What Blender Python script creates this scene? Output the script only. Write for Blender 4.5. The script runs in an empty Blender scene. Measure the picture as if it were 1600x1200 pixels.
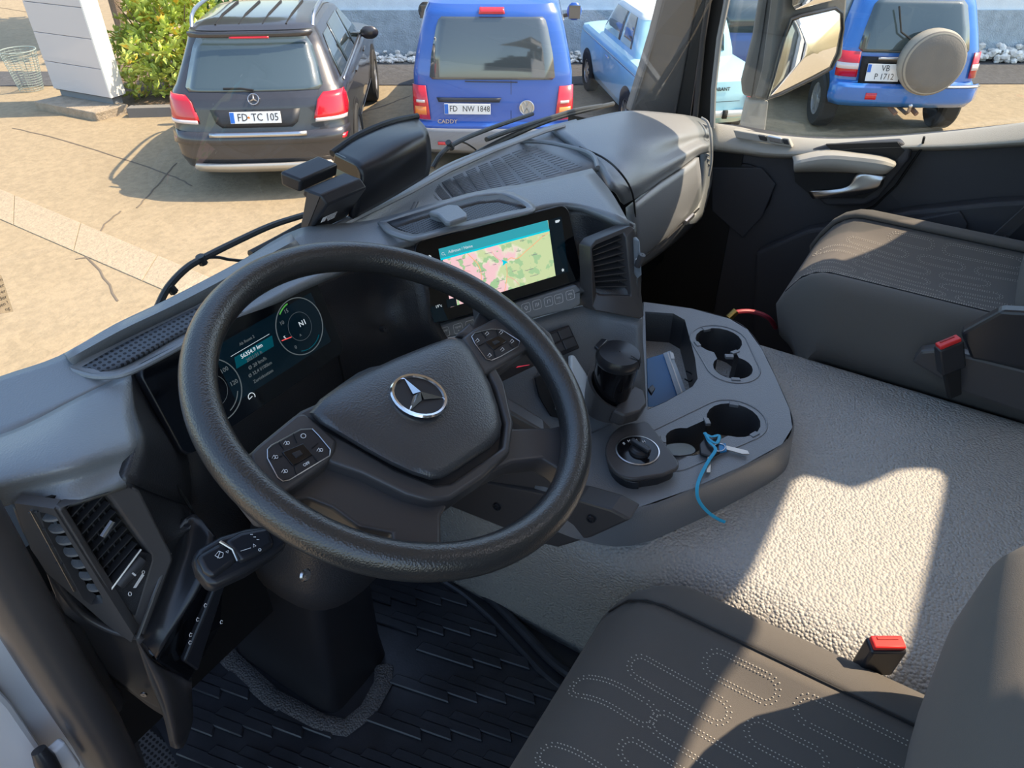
import bpy, bmesh, math, random
from mathutils import Vector as V, Matrix
random.seed(7)
PI = math.pi
scn = bpy.context.scene
col = scn.collection

# ---------------------------------------------------------------- camera, world, sun, exposure
FPX, PITCH, AZ = 1150.0, math.radians(37), math.radians(58)
HD = V((math.sin(AZ), math.cos(AZ), 0)); RT = V((math.cos(AZ), -math.sin(AZ), 0)); ZU = V((0, 0, 1))
FW = HD*math.cos(PITCH) - ZU*math.sin(PITCH); UP = HD*math.sin(PITCH) + ZU*math.cos(PITCH)
cam = bpy.data.cameras.new('camera'); cam.sensor_width = 36; cam.lens = FPX/1600*36; cam.clip_start = .01; cam.clip_end = 500
camo = bpy.data.objects.new('camera', cam); col.objects.link(camo)
camo.matrix_world = Matrix(((RT.x, UP.x, -FW.x, 0), (RT.y, UP.y, -FW.y, 0), (RT.z, UP.z, -FW.z, 0), (0, 0, 0, 1)))
scn.camera = camo
w = bpy.data.worlds.new('world'); scn.world = w; w.use_nodes = True
nt = w.node_tree; nt.nodes.clear()
sky = nt.nodes.new('ShaderNodeTexSky'); sky.sky_type = 'NISHITA'; sky.sun_disc = False
sky.sun_elevation = math.radians(51); sky.sun_rotation = math.atan2(.493, -.624); sky.air_density = 1.3; sky.dust_density = 1.5
bg = nt.nodes.new('ShaderNodeBackground'); bg.inputs[1].default_value = .30
wo = nt.nodes.new('ShaderNodeOutputWorld'); wb = nt.nodes.new('ShaderNodeMix'); wb.data_type = 'RGBA'; wb.blend_type = 'MULTIPLY'; wb.inputs[0].default_value = 1; wb.inputs[7].default_value = (1.0, 1.0, 1.0, 1)
nt.links.new(sky.outputs[0], wb.inputs[6]); nt.links.new(wb.outputs[2], bg.inputs[0]); nt.links.new(bg.outputs[0], wo.inputs[0])
SUNV = V((.493, -.624, 1)).normalized()
sl = bpy.data.lights.new('sun', 'SUN'); sl.energy = 6.8; sl.color = (1, .80, .57); sl.angle = .009
so = bpy.data.objects.new('sun', sl); col.objects.link(so); so.rotation_mode = 'QUATERNION'
so.rotation_quaternion = SUNV.to_track_quat('Z', 'Y'); so.location = SUNV*20
vs = scn.view_settings; vs.view_transform = 'Standard'; vs.look = 'None'; vs.exposure = .35; vs.gamma = 1
vs.use_curve_mapping = False
GZ = -3.25      # ground
FZ = -1.33      # cab floor
TZ = -.92       # engine tunnel top

# ---------------------------------------------------------------- measuring helpers (metres; the camera stands at the origin)
def ray(u, v): return FW + RT*((u-800)/FPX) - UP*((v-600)/FPX)
def Z(u, v, z): d = ray(u, v); return d*(z/d.z)
def X(u, v, x): d = ray(u, v); return d*(x/d.x)
def Y(u, v, y): d = ray(u, v); return d*(y/d.y)
def PL(u, v, o, n): d = ray(u, v); return d*(o.dot(n)/d.dot(n))
def ST(s, t, z=0): return RT*s + HD*t + V((0, 0, GZ+z))

# ---------------------------------------------------------------- mesh helpers
def frame(o, ex, ey):
    ex = ex.normalized(); ez = ex.cross(ey).normalized(); ey = ez.cross(ex)
    return Matrix(((ex.x, ey.x, ez.x, o.x), (ex.y, ey.y, ez.y, o.y), (ex.z, ey.z, ez.z, o.z), (0, 0, 0, 1)))
def cr(p, t):                                   # Catmull-Rom through p, t in 0..len-1
    n = len(p)-1; i = min(int(t), n-1); f = t-i
    a = p[i-1] if i else p[0]*2-p[1]; b = p[i]; c = p[i+1]; d = p[i+2] if i+2 <= n else p[n]*2-p[n-1]
    return (b*2 + (c-a)*f + (a*2-b*5+c*4-d)*f*f + (b*3-a-c*3+d)*f**3)*.5
def spline(p, k):
    n = len(p)-1
    return [cr(p, n*i/(n*k)) for i in range(n*k+1)]
WM = {}
class M:
    def __init__(s): s.v = []; s.f = []
    def add(s, vs, fs, m=None):
        b = len(s.v); s.v += [(m @ V(p)) if m else V(p) for p in vs]; s.f += [tuple(b+i for i in f) for f in fs]; return s
    def box(s, c, d, m=None):
        x, y, z = d[0]/2, d[1]/2, d[2]/2; cx, cy, cz = c
        vs = [(cx+a*x, cy+b*y, cz+e*z) for a in (-1, 1) for b in (-1, 1) for e in (-1, 1)]
        return s.add(vs, [(0, 1, 3, 2), (4, 6, 7, 5), (0, 4, 5, 1), (2, 3, 7, 6), (0, 2, 6, 4), (1, 5, 7, 3)], m)
    def prism(s, pts, ext, m=None):
        n = len(pts); ext = V(ext); pts = [V(p) for p in pts]
        return s.add(pts+[p+ext for p in pts], [tuple(range(n)), tuple(range(2*n-1, n-1, -1))]+[(i, i+n, (i+1) % n+n, (i+1) % n) for i in range(n)], m)
    def loft(s, rings, caps=True, closed=True, m=None):
        n = len(rings[0]); vs = [p for r in rings for p in r]; fs = []
        for j in range(len(rings)-1):
            for i in range(n if closed else n-1):
                a = j*n+i; b = j*n+(i+1) % n; fs.append((a, b, b+n, a+n))
        if caps: fs += [tuple(range(n))[::-1], tuple(range((len(rings)-1)*n, len(rings)*n))]
        return s.add(vs, fs, m)
    def tube(s, path, r, n=10, closed=False, caps=True, m=None, flat=1.0, up=None):
        path = [V(p) for p in path]; k = len(path); rings = []; prev = None
        for i, p in enumerate(path):
            t = (path[(i+1) % k]-path[i-1]) if closed else (path[min(i+1, k-1)]-path[max(i-1, 0)])
            t.normalize()
            u = up if up is not None else prev
            if u is None: u = V((0, 0, 1)) if abs(t.z) < .9 else V((1, 0, 0))
            b = t.cross(u); b.normalize(); a = b.cross(t); prev = a
            rr = r[i] if isinstance(r, (list, tuple)) else r
            rings.append([p + b*(rr*math.cos(2*PI*j/n)) + a*(rr*flat*math.sin(2*PI*j/n)) for j in range(n)])
        if closed: rings.append(rings[0])
        return s.loft(rings, caps and not closed, True, m)
    def lathe(s, prof, m=None, n=32, caps=True, a0=0, a1=2*PI):
        full = abs(a1-a0-2*PI) < 1e-6; k = n if full else n+1
        rings = [[V((r*math.cos(a0+(a1-a0)*j/n), r*math.sin(a0+(a1-a0)*j/n), h)) for j in range(k)] for r, h in prof]
        return s.loft(rings, caps and full, full, m)
    def sphere(s, c, r, n=10, sc=(1, 1, 1), m=None):
        c = V(c); rings = []
        for i in range(1, n):
            a = PI*i/n; rings.append([c+V((r*sc[0]*math.sin(a)*math.cos(2*PI*j/(2*n)), r*sc[1]*math.sin(a)*math.sin(2*PI*j/(2*n)), r*sc[2]*math.cos(a))) for j in range(2*n)])
        return s.loft(rings, True, True, m)
    def patch(s, rows, k=4, toward=V((0, 0, 0)), kv=None):
        kv = kv or k
        rr = [spline(r, k) for r in rows]
        n = len(rr[0]); cols = [spline([r[i] for r in rr], kv) for i in range(n)]
        h = len(cols[0]); vs = [cols[i][j] for j in range(h) for i in range(n)]
        fs = [(j*n+i, j*n+i+1, (j+1)*n+i+1, (j+1)*n+i) for j in range(h-1) for i in range(n-1)]
        tot = 0
        for f in fs[::3]:
            a, b, c, d = [vs[q] for q in f]; nn = (c-a).cross(d-b); tot += nn.normalized().dot((toward-a).normalized()) if nn.length > 1e-12 else 0
        if tot < 0: fs = [f[::-1] for f in fs]
        return s.add(vs, fs)
    def build(s, name, mat, parent=None, bevel=0, seg=2, smooth=35, solid=0, off=-1, sub=0, label=None, kind=None):
        me = bpy.data.meshes.new(name); vs = s.v
        if parent is not None and parent.name in WM:
            inv = WM[parent.name].inverted(); vs = [inv @ p for p in vs]
        if solid and s.f:
            tot = 0
            for f in s.f[::max(1, len(s.f)//400)]:
                a, b, c = s.v[f[0]], s.v[f[1]], s.v[f[2]]; nn = (b-a).cross(c-b)
                if nn.length > 1e-12: tot += nn.normalized().dot(-a.normalized())
            if tot < 0: s.f = [f[::-1] for f in s.f]
        me.from_pydata([tuple(p) for p in vs], [], s.f); me.validate(); me.update()
        if not solid:
            bm = bmesh.new(); bm.from_mesh(me); bmesh.ops.remove_doubles(bm, verts=bm.verts, dist=1e-6)
            bmesh.ops.recalc_face_normals(bm, faces=bm.faces); bm.to_mesh(me); bm.free()
        if smooth: me.shade_smooth(); me.set_sharp_from_angle(angle=math.radians(smooth))
        o = bpy.data.objects.new(name, me); col.objects.link(o); me.materials.append(mat)
        if parent is not None:
            o.parent = parent; WM[o.name] = WM.get(parent.name, Matrix())
        else: WM[o.name] = Matrix()
        if solid:
            md = o.modifiers.new('thickness', 'SOLIDIFY'); md.thickness = solid; md.offset = off
        if bevel:
            md = o.modifiers.new('bevel', 'BEVEL'); md.width = bevel; md.segments = seg; md.limit_method = 'ANGLE'; md.angle_limit = math.radians(30)
            md.harden_normals = False
        if sub: md = o.modifiers.new('sub', 'SUBSURF'); md.levels = sub; md.render_levels = sub
        if label: o['label'] = label
        if kind: o['kind'] = kind
        return o
def thing(name, label, cat, loc=(0, 0, 0), group=None):
    o = bpy.data.objects.new(name, None); col.objects.link(o); o.location = loc; o.empty_display_size = .05
    o['label'] = label; o['category'] = cat
    if group: o['group'] = group
    WM[o.name] = Matrix.Translation(V(loc)); return o
def tag(o, label, cat, group=None):
    o['label'] = label; o['category'] = cat
    if group: o['group'] = group
    return o
def text(s, size, m, mat, parent, name='lettering', ext=.0002, align='LEFT', sx=1.0):
    c = bpy.data.curves.new(name, 'FONT'); c.body = s; c.size = size; c.extrude = ext; c.align_x = align; c.align_y = 'CENTER'; c.resolution_u = 2
    t = bpy.data.objects.new('typesetting', c); me = bpy.data.meshes.new_from_object(t); me.name = name
    bpy.data.objects.remove(t); bpy.data.curves.remove(c)
    me.materials.clear(); me.materials.append(mat)
    o = bpy.data.objects.new(name, me); col.objects.link(o)
    o.parent = parent; mm = m @ Matrix.Diagonal((sx, 1, 1, 1))
    o.matrix_local = (WM[parent.name].inverted() if parent.name in WM else Matrix()) @ mm
    return o

# ---------------------------------------------------------------- materials
def mat(name, c, rough=.5, metal=0, bump=0, bscale=400, btype='noise', spec=.5, var=0, vscale=5, emit=None, es=1, coat=0, c2=None, cloth=False):
    m = bpy.data.materials.new(name); m.use_nodes = True; t = m.node_tree; b = t.nodes['Principled BSDF']
    b.inputs['Base Color'].default_value = (*c, 1); b.inputs['Roughness'].default_value = rough; b.inputs['Metallic'].default_value = metal
    b.inputs['Specular IOR Level'].default_value = spec; b.inputs['Coat Weight'].default_value = coat; b.inputs['Coat Roughness'].default_value = .03
    tc = t.nodes.new('ShaderNodeTexCoord'); ge = t.nodes.new('ShaderNodeNewGeometry')
    if cloth: b.inputs['Sheen Weight'].default_value = .08; b.inputs['Sheen Roughness'].default_value = .5
    if var:
        n = t.nodes.new('ShaderNodeTexNoise'); n.inputs['Scale'].default_value = vscale; n.inputs['Detail'].default_value = 5
        t.links.new(ge.outputs['Position'], n.inputs['Vector'])
        r = t.nodes.new('ShaderNodeMix'); r.data_type = 'RGBA'
        c2_ = c2 or tuple(max(0, x*(1-var)) for x in c)
        r.inputs[6].default_value = (*c2_, 1); r.inputs[7].default_value = (*[min(1, x*(1+(0 if c2 else var))) for x in c], 1)
        mp = t.nodes.new('ShaderNodeMapRange'); mp.inputs[1].default_value = .35; mp.inputs[2].default_value = .65
        t.links.new(n.outputs[0], mp.inputs[0]); t.links.new(mp.outputs[0], r.inputs[0]); t.links.new(r.outputs[2], b.inputs['Base Color'])
    if bump:
        bm = t.nodes.new('ShaderNodeBump'); bm.inputs['Strength'].default_value = min(1, bump); bm.inputs['Distance'].default_value = .0006 if bscale > 100 else .02
        if btype == 'noise':
            n = t.nodes.new('ShaderNodeTexNoise'); n.inputs['Scale'].default_value = bscale; n.inputs['Detail'].default_value = 2; o = n.outputs[0]
        else:
            n = t.nodes.new('ShaderNodeTexVoronoi'); n.inputs['Scale'].default_value = bscale; o = n.outputs['Distance']
            if btype == 'leather': bm.invert = True; bm.inputs['Distance'].default_value = .003
        t.links.new(ge.outputs['Position'], n.inputs['Vector']); t.links.new(o, bm.inputs['Height']); t.links.new(bm.outputs[0], b.inputs['Normal'])
    if emit: b.inputs['Emission Color'].default_value = (*emit, 1); b.inputs['Emission Strength'].default_value = es
    return m
def glass(name, tint, ior=1.45, rough=0.0):
    m = bpy.data.materials.new(name); m.use_nodes = True; t = m.node_tree; t.nodes.clear()
    tr = t.nodes.new('ShaderNodeBsdfTransparent'); tr.inputs[0].default_value = (*tint, 1)
    gl = t.nodes.new('ShaderNodeBsdfGlossy'); gl.inputs['Roughness'].default_value = rough
    ge = t.nodes.new('ShaderNodeNewGeometry'); dt = t.nodes.new('ShaderNodeVectorMath'); dt.operation = 'DOT_PRODUCT'
    t.links.new(ge.outputs['Normal'], dt.inputs[0]); t.links.new(ge.outputs['Incoming'], dt.inputs[1])
    def mth(op, a, b=None):
        n = t.nodes.new('ShaderNodeMath'); n.operation = op; t.links.new(a, n.inputs[0]) if hasattr(a, 'links') else None
        if b is not None: n.inputs[1].default_value = b
        return n.outputs[0]
    ab = mth('ABSOLUTE', dt.outputs['Value']); om = t.nodes.new('ShaderNodeMath'); om.operation = 'SUBTRACT'; om.inputs[0].default_value = 1; t.links.new(ab, om.inputs[1])
    fr = t.nodes.new('ShaderNodeMath'); fr.operation = 'MULTIPLY_ADD'; t.links.new(mth('POWER', om.outputs[0], 5), fr.inputs[0]); fr.inputs[1].default_value = .9; fr.inputs[2].default_value = .05
    mx = t.nodes.new('ShaderNodeMixShader'); o = t.nodes.new('ShaderNodeOutputMaterial')
    t.links.new(fr.outputs[0], mx.inputs[0]); t.links.new(tr.outputs[0], mx.inputs[1]); t.links.new(gl.outputs[0], mx.inputs[2]); t.links.new(mx.outputs[0], o.inputs[0])
    return m
DA = (.05, .052, .058)
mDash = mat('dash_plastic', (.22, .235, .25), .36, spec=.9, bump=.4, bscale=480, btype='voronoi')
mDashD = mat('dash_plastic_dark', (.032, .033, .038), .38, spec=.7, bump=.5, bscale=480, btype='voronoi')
mDashR = mat('dash_plastic_light', (.32, .33, .34), .5, bump=.4, bscale=480, btype='voronoi')
mSmooth = mat('smooth_black_plastic', (.022, .023, .028), .3)
mVent = mat('vent_plastic', (.05, .05, .055), .42)
mBlack = mat('matt_black', (.008, .008, .009), .7)
mPiano = mat('gloss_black', (.006, .006, .008), .12)
mRim = mat('rim_polyurethane', (.030, .030, .031), .30, spec=.9, bump=.45, bscale=520, btype='voronoi')
mPad = mat('airbag_pad_vinyl', (.045, .047, .053), .36, spec=.9, bump=.5, bscale=480, btype='voronoi')
mBez = mat('satin_grey_plastic', (.070, .065, .066), .34)
mCons = mat('console_plastic', (.17, .18, .195), .38, spec=.8, bump=.5, bscale=480, btype='voronoi')
mTun = mat('tunnel_vinyl', (.42, .415, .40), .5, bump=1, bscale=210, btype='leather')
mFab = mat('seat_fabric', (.115, .105, .095), .9, bump=.6, bscale=900, cloth=True)
mFab2 = mat('seat_bolster_fabric', (.105, .097, .088), .9, bump=.5, bscale=1100, cloth=True)
mStitch = mat('stitching_thread', (.62, .58, .50), .8)
mMat = mat('rubber_mat', (.034, .037, .046), .32, bump=.3, bscale=300, var=.25, vscale=12)
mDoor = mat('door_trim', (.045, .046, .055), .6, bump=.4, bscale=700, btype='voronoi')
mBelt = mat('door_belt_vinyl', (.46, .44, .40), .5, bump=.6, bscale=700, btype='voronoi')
mChrome = mat('chrome', (.8, .8, .82), .12, metal=1)
mSatin = mat('satin_silver', (.6, .6, .62), .3, metal=1)
mWhite = mat('white_print', (.75, .76, .78), .6, emit=(.8, .82, .85), es=.05)
mRed = mat('red_plastic', (.75, .03, .03), .35)
mSeal = mat('rubber_seal', (.012, .012, .013), .6)
mPillar = mat('pillar_trim', (.20, .185, .18), .8, bump=.3, bscale=900)
mBody = mat('white_paint', (.72, .74, .78), .3, coat=.6)
mGlassW = glass('windscreen_glass', (.93, .955, .95))
mGlassS = glass('side_window_glass', (.93, .95, .94))
# ================================================================ OUTSIDE: ground, kerb strip, wall
mAsph = mat('asphalt_tan', (.305, .24, .152), .9, bump=.35, bscale=30, var=.1, vscale=14)  # tan base colour of the whole ground
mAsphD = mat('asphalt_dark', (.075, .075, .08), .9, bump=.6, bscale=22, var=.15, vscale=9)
mKerb = mat('pale_paving', (.35, .285, .20), .9, bump=.6, bscale=40, var=.08, vscale=20)
mConc = mat('concrete', (.34, .28, .21), .9, bump=.8, bscale=30, var=.15, vscale=8)
mWallU = mat('blue_render', (.84, .90, .93), .85, bump=.3, bscale=60, var=.04)
mWallL = mat('blue_grey_plinth', (.46, .53, .58), .9, bump=1, bscale=45, var=.12, vscale=6)
m = M().box((0, 0, 0), (60, 60, .1)); m.v = [ST(p.x, 22+p.y, p.z-.05) for p in m.v]
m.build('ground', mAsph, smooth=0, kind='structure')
def slab(name, pts, z0, z1, mt, kind='structure', **k):
    return M().prism([ST(s, t, z0) for s, t in pts], (0, 0, z1-z0)).build(name, mt, smooth=0, kind=kind, **k)
slab('dark_ground_strip', [(-14, 12.1), (20, 12.35), (20, 13.8), (-3.2, 13.8), (-3.2, 13.0), (-14, 13.0)], 0, .012, mAsphD)  # darker strip on the ground along the wall foot
def gp(u, v): d = ray(u, v); d = d*(GZ/d.z); return (d.dot(RT), d.dot(HD))
a0, a1, b0, b1 = gp(0, 296), gp(370, 452), gp(0, 343), gp(330, 486)
def ext(p, q, k): return (p[0]+(q[0]-p[0])*k, p[1]+(q[1]-p[1])*k)
ks = M()
for i in range(14):                                      # kerb stones laid end to end
    k0, k1 = -1.2+i*.32, -1.2+i*.32+.317
    pts = [ext(a0, a1, k0), ext(a0, a1, k1), ext(b0, b1, k1), ext(b0, b1, k0)]
    o = M().prism([ST(s, t, -.02) for s, t in pts], (0, 0, .03)).build('paving_slab', mKerb, smooth=0, bevel=.004, kind='structure')
# cracks in the asphalt: thin tar lines
def crack(pts, wd=.010):
    pp = spline([ST(*gp(*p), .004) for p in pts], 6); random.seed(len(pts)*7)
    pp = [p+V((random.uniform(-.012, .012), random.uniform(-.012, .012), 0)) for p in pp]
    return pp, wd
cm = M()
for pts in ([(20, 200), (110, 222), (250, 268), (300, 290)], [(215, 325), (245, 290), (275, 255)], [(0, 340), (80, 375), (140, 405), (185, 470)], [(190, 330), (160, 355), (140, 400)],
            [(0, 12), (60, 20), (120, 12)], [(480, 240), (520, 225), (560, 190)], [(560, 178), (600, 165), (640, 150)], [(120, 405), (150, 400), (190, 385)]):
    pp, wd = crack(pts)
    cm.tube(pp, wd, n=4, flat=.25, up=V((0, 0, 1)))
cm.build('trim_1', mat('tar', (.15, .12, .09), .9), smooth=0, kind='structure')
T_W = 13.95
M().prism([ST(-3.6, T_W, .78), ST(26, T_W, .78), ST(26, T_W+.4, .78), ST(-3.6, T_W+.4, .78)], (0, 0, 5)).build('wall_back', mWallU, smooth=0, kind='structure')
M().prism([ST(-3.65, T_W-.06, 0), ST(26, T_W-.06, 0), ST(26, T_W+.4, 0), ST(-3.65, T_W+.4, 0)], (0, 0, .78)).build('wall_plinth', mWallL, smooth=0, kind='structure')
# loose stones along the wall foot
st = M(); random.seed(3)
def stone(mm, c, r):
    ico = [(0, 0, 1), (.89, 0, .45), (.28, .85, .45), (-.72, .53, .45), (-.72, -.53, .45), (.28, -.85, .45), (.72, .53, -.45), (-.28, .85, -.45), (-.89, 0, -.45), (-.28, -.85, -.45), (.72, -.53, -.45), (0, 0, -1)]
    fs = [(0, 1, 2), (0, 2, 3), (0, 3, 4), (0, 4, 5), (0, 5, 1), (1, 6, 2), (2, 7, 3), (3, 8, 4), (4, 9, 5), (5, 10, 1), (1, 10, 6), (2, 6, 7), (3, 7, 8), (4, 8, 9), (5, 9, 10), (6, 11, 10), (7, 11, 6), (8, 11, 7), (9, 11, 8), (10, 11, 9)]
    a = random.uniform(0, 6); sc = [random.uniform(.7, 1.2) for _ in range(3)]; j = [random.uniform(.8, 1.2) for _ in ico]
    mm.add([(c.x+r*j[i]*(p[0]*sc[0]*math.cos(a)-p[1]*sc[1]*math.sin(a)), c.y+r*j[i]*(p[0]*sc[0]*math.sin(a)+p[1]*sc[1]*math.cos(a)), c.z+r*.7*j[i]*p[2]*sc[2]) for i, p in enumerate(ico)], fs)
for i in range(1500):
    s = random.uniform(-3.3, 12); h = random.random()
    t = T_W-.1-random.random()*.32; big = s > 4
    z = .03 + (.30 if big else .12)*random.random()*(1-(T_W-.1-t)/.45)
    stone(st, ST(s, t, z), random.uniform(.03, .07)*(1.25 if big else .9))
tag(st.build('gravel', mat('pale_stones', (.78, .75, .70), .85, var=.3, vscale=7), smooth=0, kind='stuff'), 'pale loose stones heaped along the foot of the blue wall', 'gravel')

# ================================================================ the sign pylon, basket, shrub, tree
def grid_pt(u, v, z): d = ray(u, v); d = d*((GZ+z)/d.z); return d
py_ = thing('sign_pylon', 'tall pale grey panelled sign pylon on a low concrete footing', 'sign', ST(-6.05, 10.75, 0))
A = grid_pt(84, 138, .22); B = grid_pt(172, 153, .22)
ex = (B-A); ex.z = 0; wid = ex.length; ex.normalize(); ey = V((-ex.y, ex.x, 0))
mPy = mat('pylon_sheet', (.60, .57, .57), .45); mPyE = mat('pylon_edge_lit', (.85, .84, .80), .5)  # edge colour made paler than the sheet to paint in its sunlit side
def P3(a, b, z): return A+ex*a+ey*b+V((0, 0, z))
for i in range(13):                                       # sheet panels one above the other
    z0 = i*.385; M().prism([P3(0, 0, z0), P3(wid, 0, z0), P3(wid, .03, z0), P3(0, .03, z0)], (0, 0, .378)).build('panel', mPy, py_, smooth=0, bevel=.004)
M().prism([P3(0.01, .025, -.02), P3(wid-.005, .025, -.02), P3(wid-.005, .22, -.02), P3(.01, .22, -.02)], (0, 0, 5.0)).build('core', mat('pylon_core', (.12, .12, .13), .6), py_, smooth=0)
M().prism([P3(wid, -.002, 0), P3(wid+.03, -.002, 0), P3(wid+.03, .25, 0), P3(wid, .25, 0)], (0, 0, 5.0)).build('edge_strip', mPyE, py_, smooth=0, label='edge strip coloured pale for its sunlit side')
M().prism([P3(.06, .04, -.12), P3(wid-.02, .04, -.12), P3(wid-.02, .2, -.12), P3(.06, .2, -.12)], (0, 0, .12)).build('foot', mat('foot_metal', (.2, .22, .24), .6), py_, smooth=0)
f = [grid_pt(52, 158, .12), grid_pt(148, 176, .12), grid_pt(200, 163, .12), grid_pt(112, 145, .12)]
fo = M().prism([V((p.x, p.y, GZ-.02)) for p in f], (0, 0, .14)).build('concrete_footing', mConc, smooth=0, bevel=.015)
tag(fo, 'low rough concrete slab footing under the pale sign pylon', 'footing')
bk = thing('wire_basket', 'small round wire mesh bin standing left of the sign pylon', 'basket', grid_pt(52, 130, 0))
bc = grid_pt(50, 140, 0); wm = M()
for h in [x*.035 for x in range(0, 17)]:
    wm.tube([bc+V(((.17+.08*h/.56)*math.cos(a*PI/8), (.17+.08*h/.56)*math.sin(a*PI/8), h+.01)) for a in range(16)], .0035, n=4, closed=True)
for a in range(20):
    an = a*PI/10; wm.tube([bc+V((.17*math.cos(an), .17*math.sin(an), .01)), bc+V((.25*math.cos(an), .25*math.sin(an), .57))], .003, n=4)
mWire = mat('wire', (.30, .36, .34), .5)
wm.build('mesh', mWire, bk, smooth=0)
M().tube([bc+V((.25*math.cos(a*PI/12), .25*math.sin(a*PI/12), .575)) for a in range(24)], .008, n=6, closed=True).build('rim', mWire, bk)
# shrub: leafy crown of real leaves around stems
def leafy(mm, pts, size, seed=0):
    random.seed(seed)
    for c in pts:
        for q in range(9):
            d = V((random.gauss(0, 1), random.gauss(0, 1), random.gauss(.4, .8))).normalized()
            u = d.cross(V((random.random(), random.random(), random.random()+.1))).normalized(); n = d.cross(u)
            s = size*random.uniform(.7, 1.25); b = c+d*s*.3
            mm.add([b, b+d*s*.5+u*s*.26, b+d*s*1.1, b+d*s*.5-u*s*.26, b+d*s*.5+n*s*.05], [(0, 1, 4), (1, 2, 4), (2, 3, 4), (3, 0, 4)])
def leaf_mat(name, a, b, cc):
    mt = mat(name, a, .45, var=.3, vscale=2.2, c2=b); t = mt.node_tree; bb = t.nodes['Principled BSDF']
    mx = [n for n in t.nodes if n.type == 'MIX'][0]
    n = t.nodes.new('ShaderNodeTexNoise'); n.inputs['Scale'].default_value = 6; ge = t.nodes.new('ShaderNodeNewGeometry'); t.links.new(ge.outputs['Position'], n.inputs['Vector'])
    mp = t.nodes.new('ShaderNodeMapRange'); mp.inputs[1].default_value = .58; mp.inputs[2].default_value = .66
    m2 = t.nodes.new('ShaderNodeMix'); m2.data_type = 'RGBA'; m2.inputs[7].default_value = (*cc, 1)
    t.links.new(n.outputs[0], mp.inputs[0]); t.links.new(mp.outputs[0], m2.inputs[0]); t.links.new(mx.outputs[2], m2.inputs[6]); t.links.new(m2.outputs[2], bb.inputs['Base Color'])
    return mt
mLeaf = leaf_mat('shrub_leaf', (.66, .74, .16), (.34, .46, .08), (.78, .50, .06))
mLeafD = leaf_mat('tree_leaf', (.12, .22, .05), (.07, .14, .04), (.14, .22, .05))
mBark = mat('bark', (.22, .16, .11), .9, bump=1, bscale=60)
sh = thing('leafy_shrub', 'bright yellow green leafy shrub between sign pylon and dark car', 'shrub', ST(-5.0, 11.4, 0))
random.seed(11); pts = []
for i in range(620):
    a = random.uniform(0, 2*PI); r = math.sqrt(random.random()); h = random.random()
    rr = (.55+.45*math.sin(PI*min(1, h*1.15+.12)))*r
    pts.append(ST(-4.92+rr*1.0*math.cos(a), 11.6+rr*.8*math.sin(a), .12+h*1.42+.12*math.sin(a*3)))
lm = M(); leafy(lm, pts, .105, 5); lm.build('foliage', mLeaf, sh, smooth=0, kind='stuff')
sm = M()
for i in range(9):
    a = i*.7; sm.tube([ST(-5.02, 11.7, 0), ST(-5.02+.25*math.cos(a), 11.7+.25*math.sin(a), .6), ST(-5.02+.6*math.cos(a), 11.7+.55*math.sin(a), 1.3)], [.022, .015, .006], n=6)
sm.build('stem', mBark, sh)
g2 = thing('dark_bush', 'darker green bush behind the bright shrub, beside the tree trunk', 'shrub', ST(-4.6, 13.3, 0))
pts = [ST(-4.35+.65*random.uniform(-1, 1), 13.05+.35*random.uniform(-1, 1), random.uniform(.1, 1.0)) for _ in range(240)]
lm = M(); leafy(lm, pts, .13, 8); lm.build('foliage', mLeafD, g2, smooth=0, kind='stuff')
M().tube([ST(-4.4, 13.1, 0), ST(-4.4, 13.1, .7)], .03, n=8).build('stem', mBark, g2)
tr = thing('tree', 'slim tree trunk rising behind the bright shrub at the top edge', 'tree', ST(-6.55, 13.2, 0))
tb = grid_pt(196, 62, 0)
M().tube(spline([tb, tb+V((.03, .05, 1.5)), tb+V((-.05, .1, 3.4)), tb+V((.1, 0, 5))], 4), [.11]*4+[.1]*5+[.07]*4, n=10).build('trunk', mBark, tr)
random.seed(21)
pts = []
for _ in range(900):
    a = random.uniform(0, 2*PI); b = math.acos(random.uniform(-1, 1)); r = random.random()**.4
    pts.append(tb+V((.6, -.6, 5.2))+V((2.3*r*math.sin(b)*math.cos(a), 2.3*r*math.sin(b)*math.sin(a), 1.5*r*math.cos(b))))
lm = M(); leafy(lm, pts, .26, 9); lm.build('crown', mLeafD, tr, smooth=0, kind='stuff')
slab('kerb_edge', [(-5.4, 10.55), (-3.2, 10.75), (-3.2, 10.9), (-5.4, 10.7)], 0, .13, mat('kerb_dark', (.20, .19, .18), .9))
slab('soil_bed', [(-5.4, 10.7), (-3.2, 10.9), (-3.2, 13.0), (-6.9, 13.6), (-6.9, 11.9)], 0, .06, mat('soil', (.16, .11, .07), .95, bump=1, bscale=30, var=.3))

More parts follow.
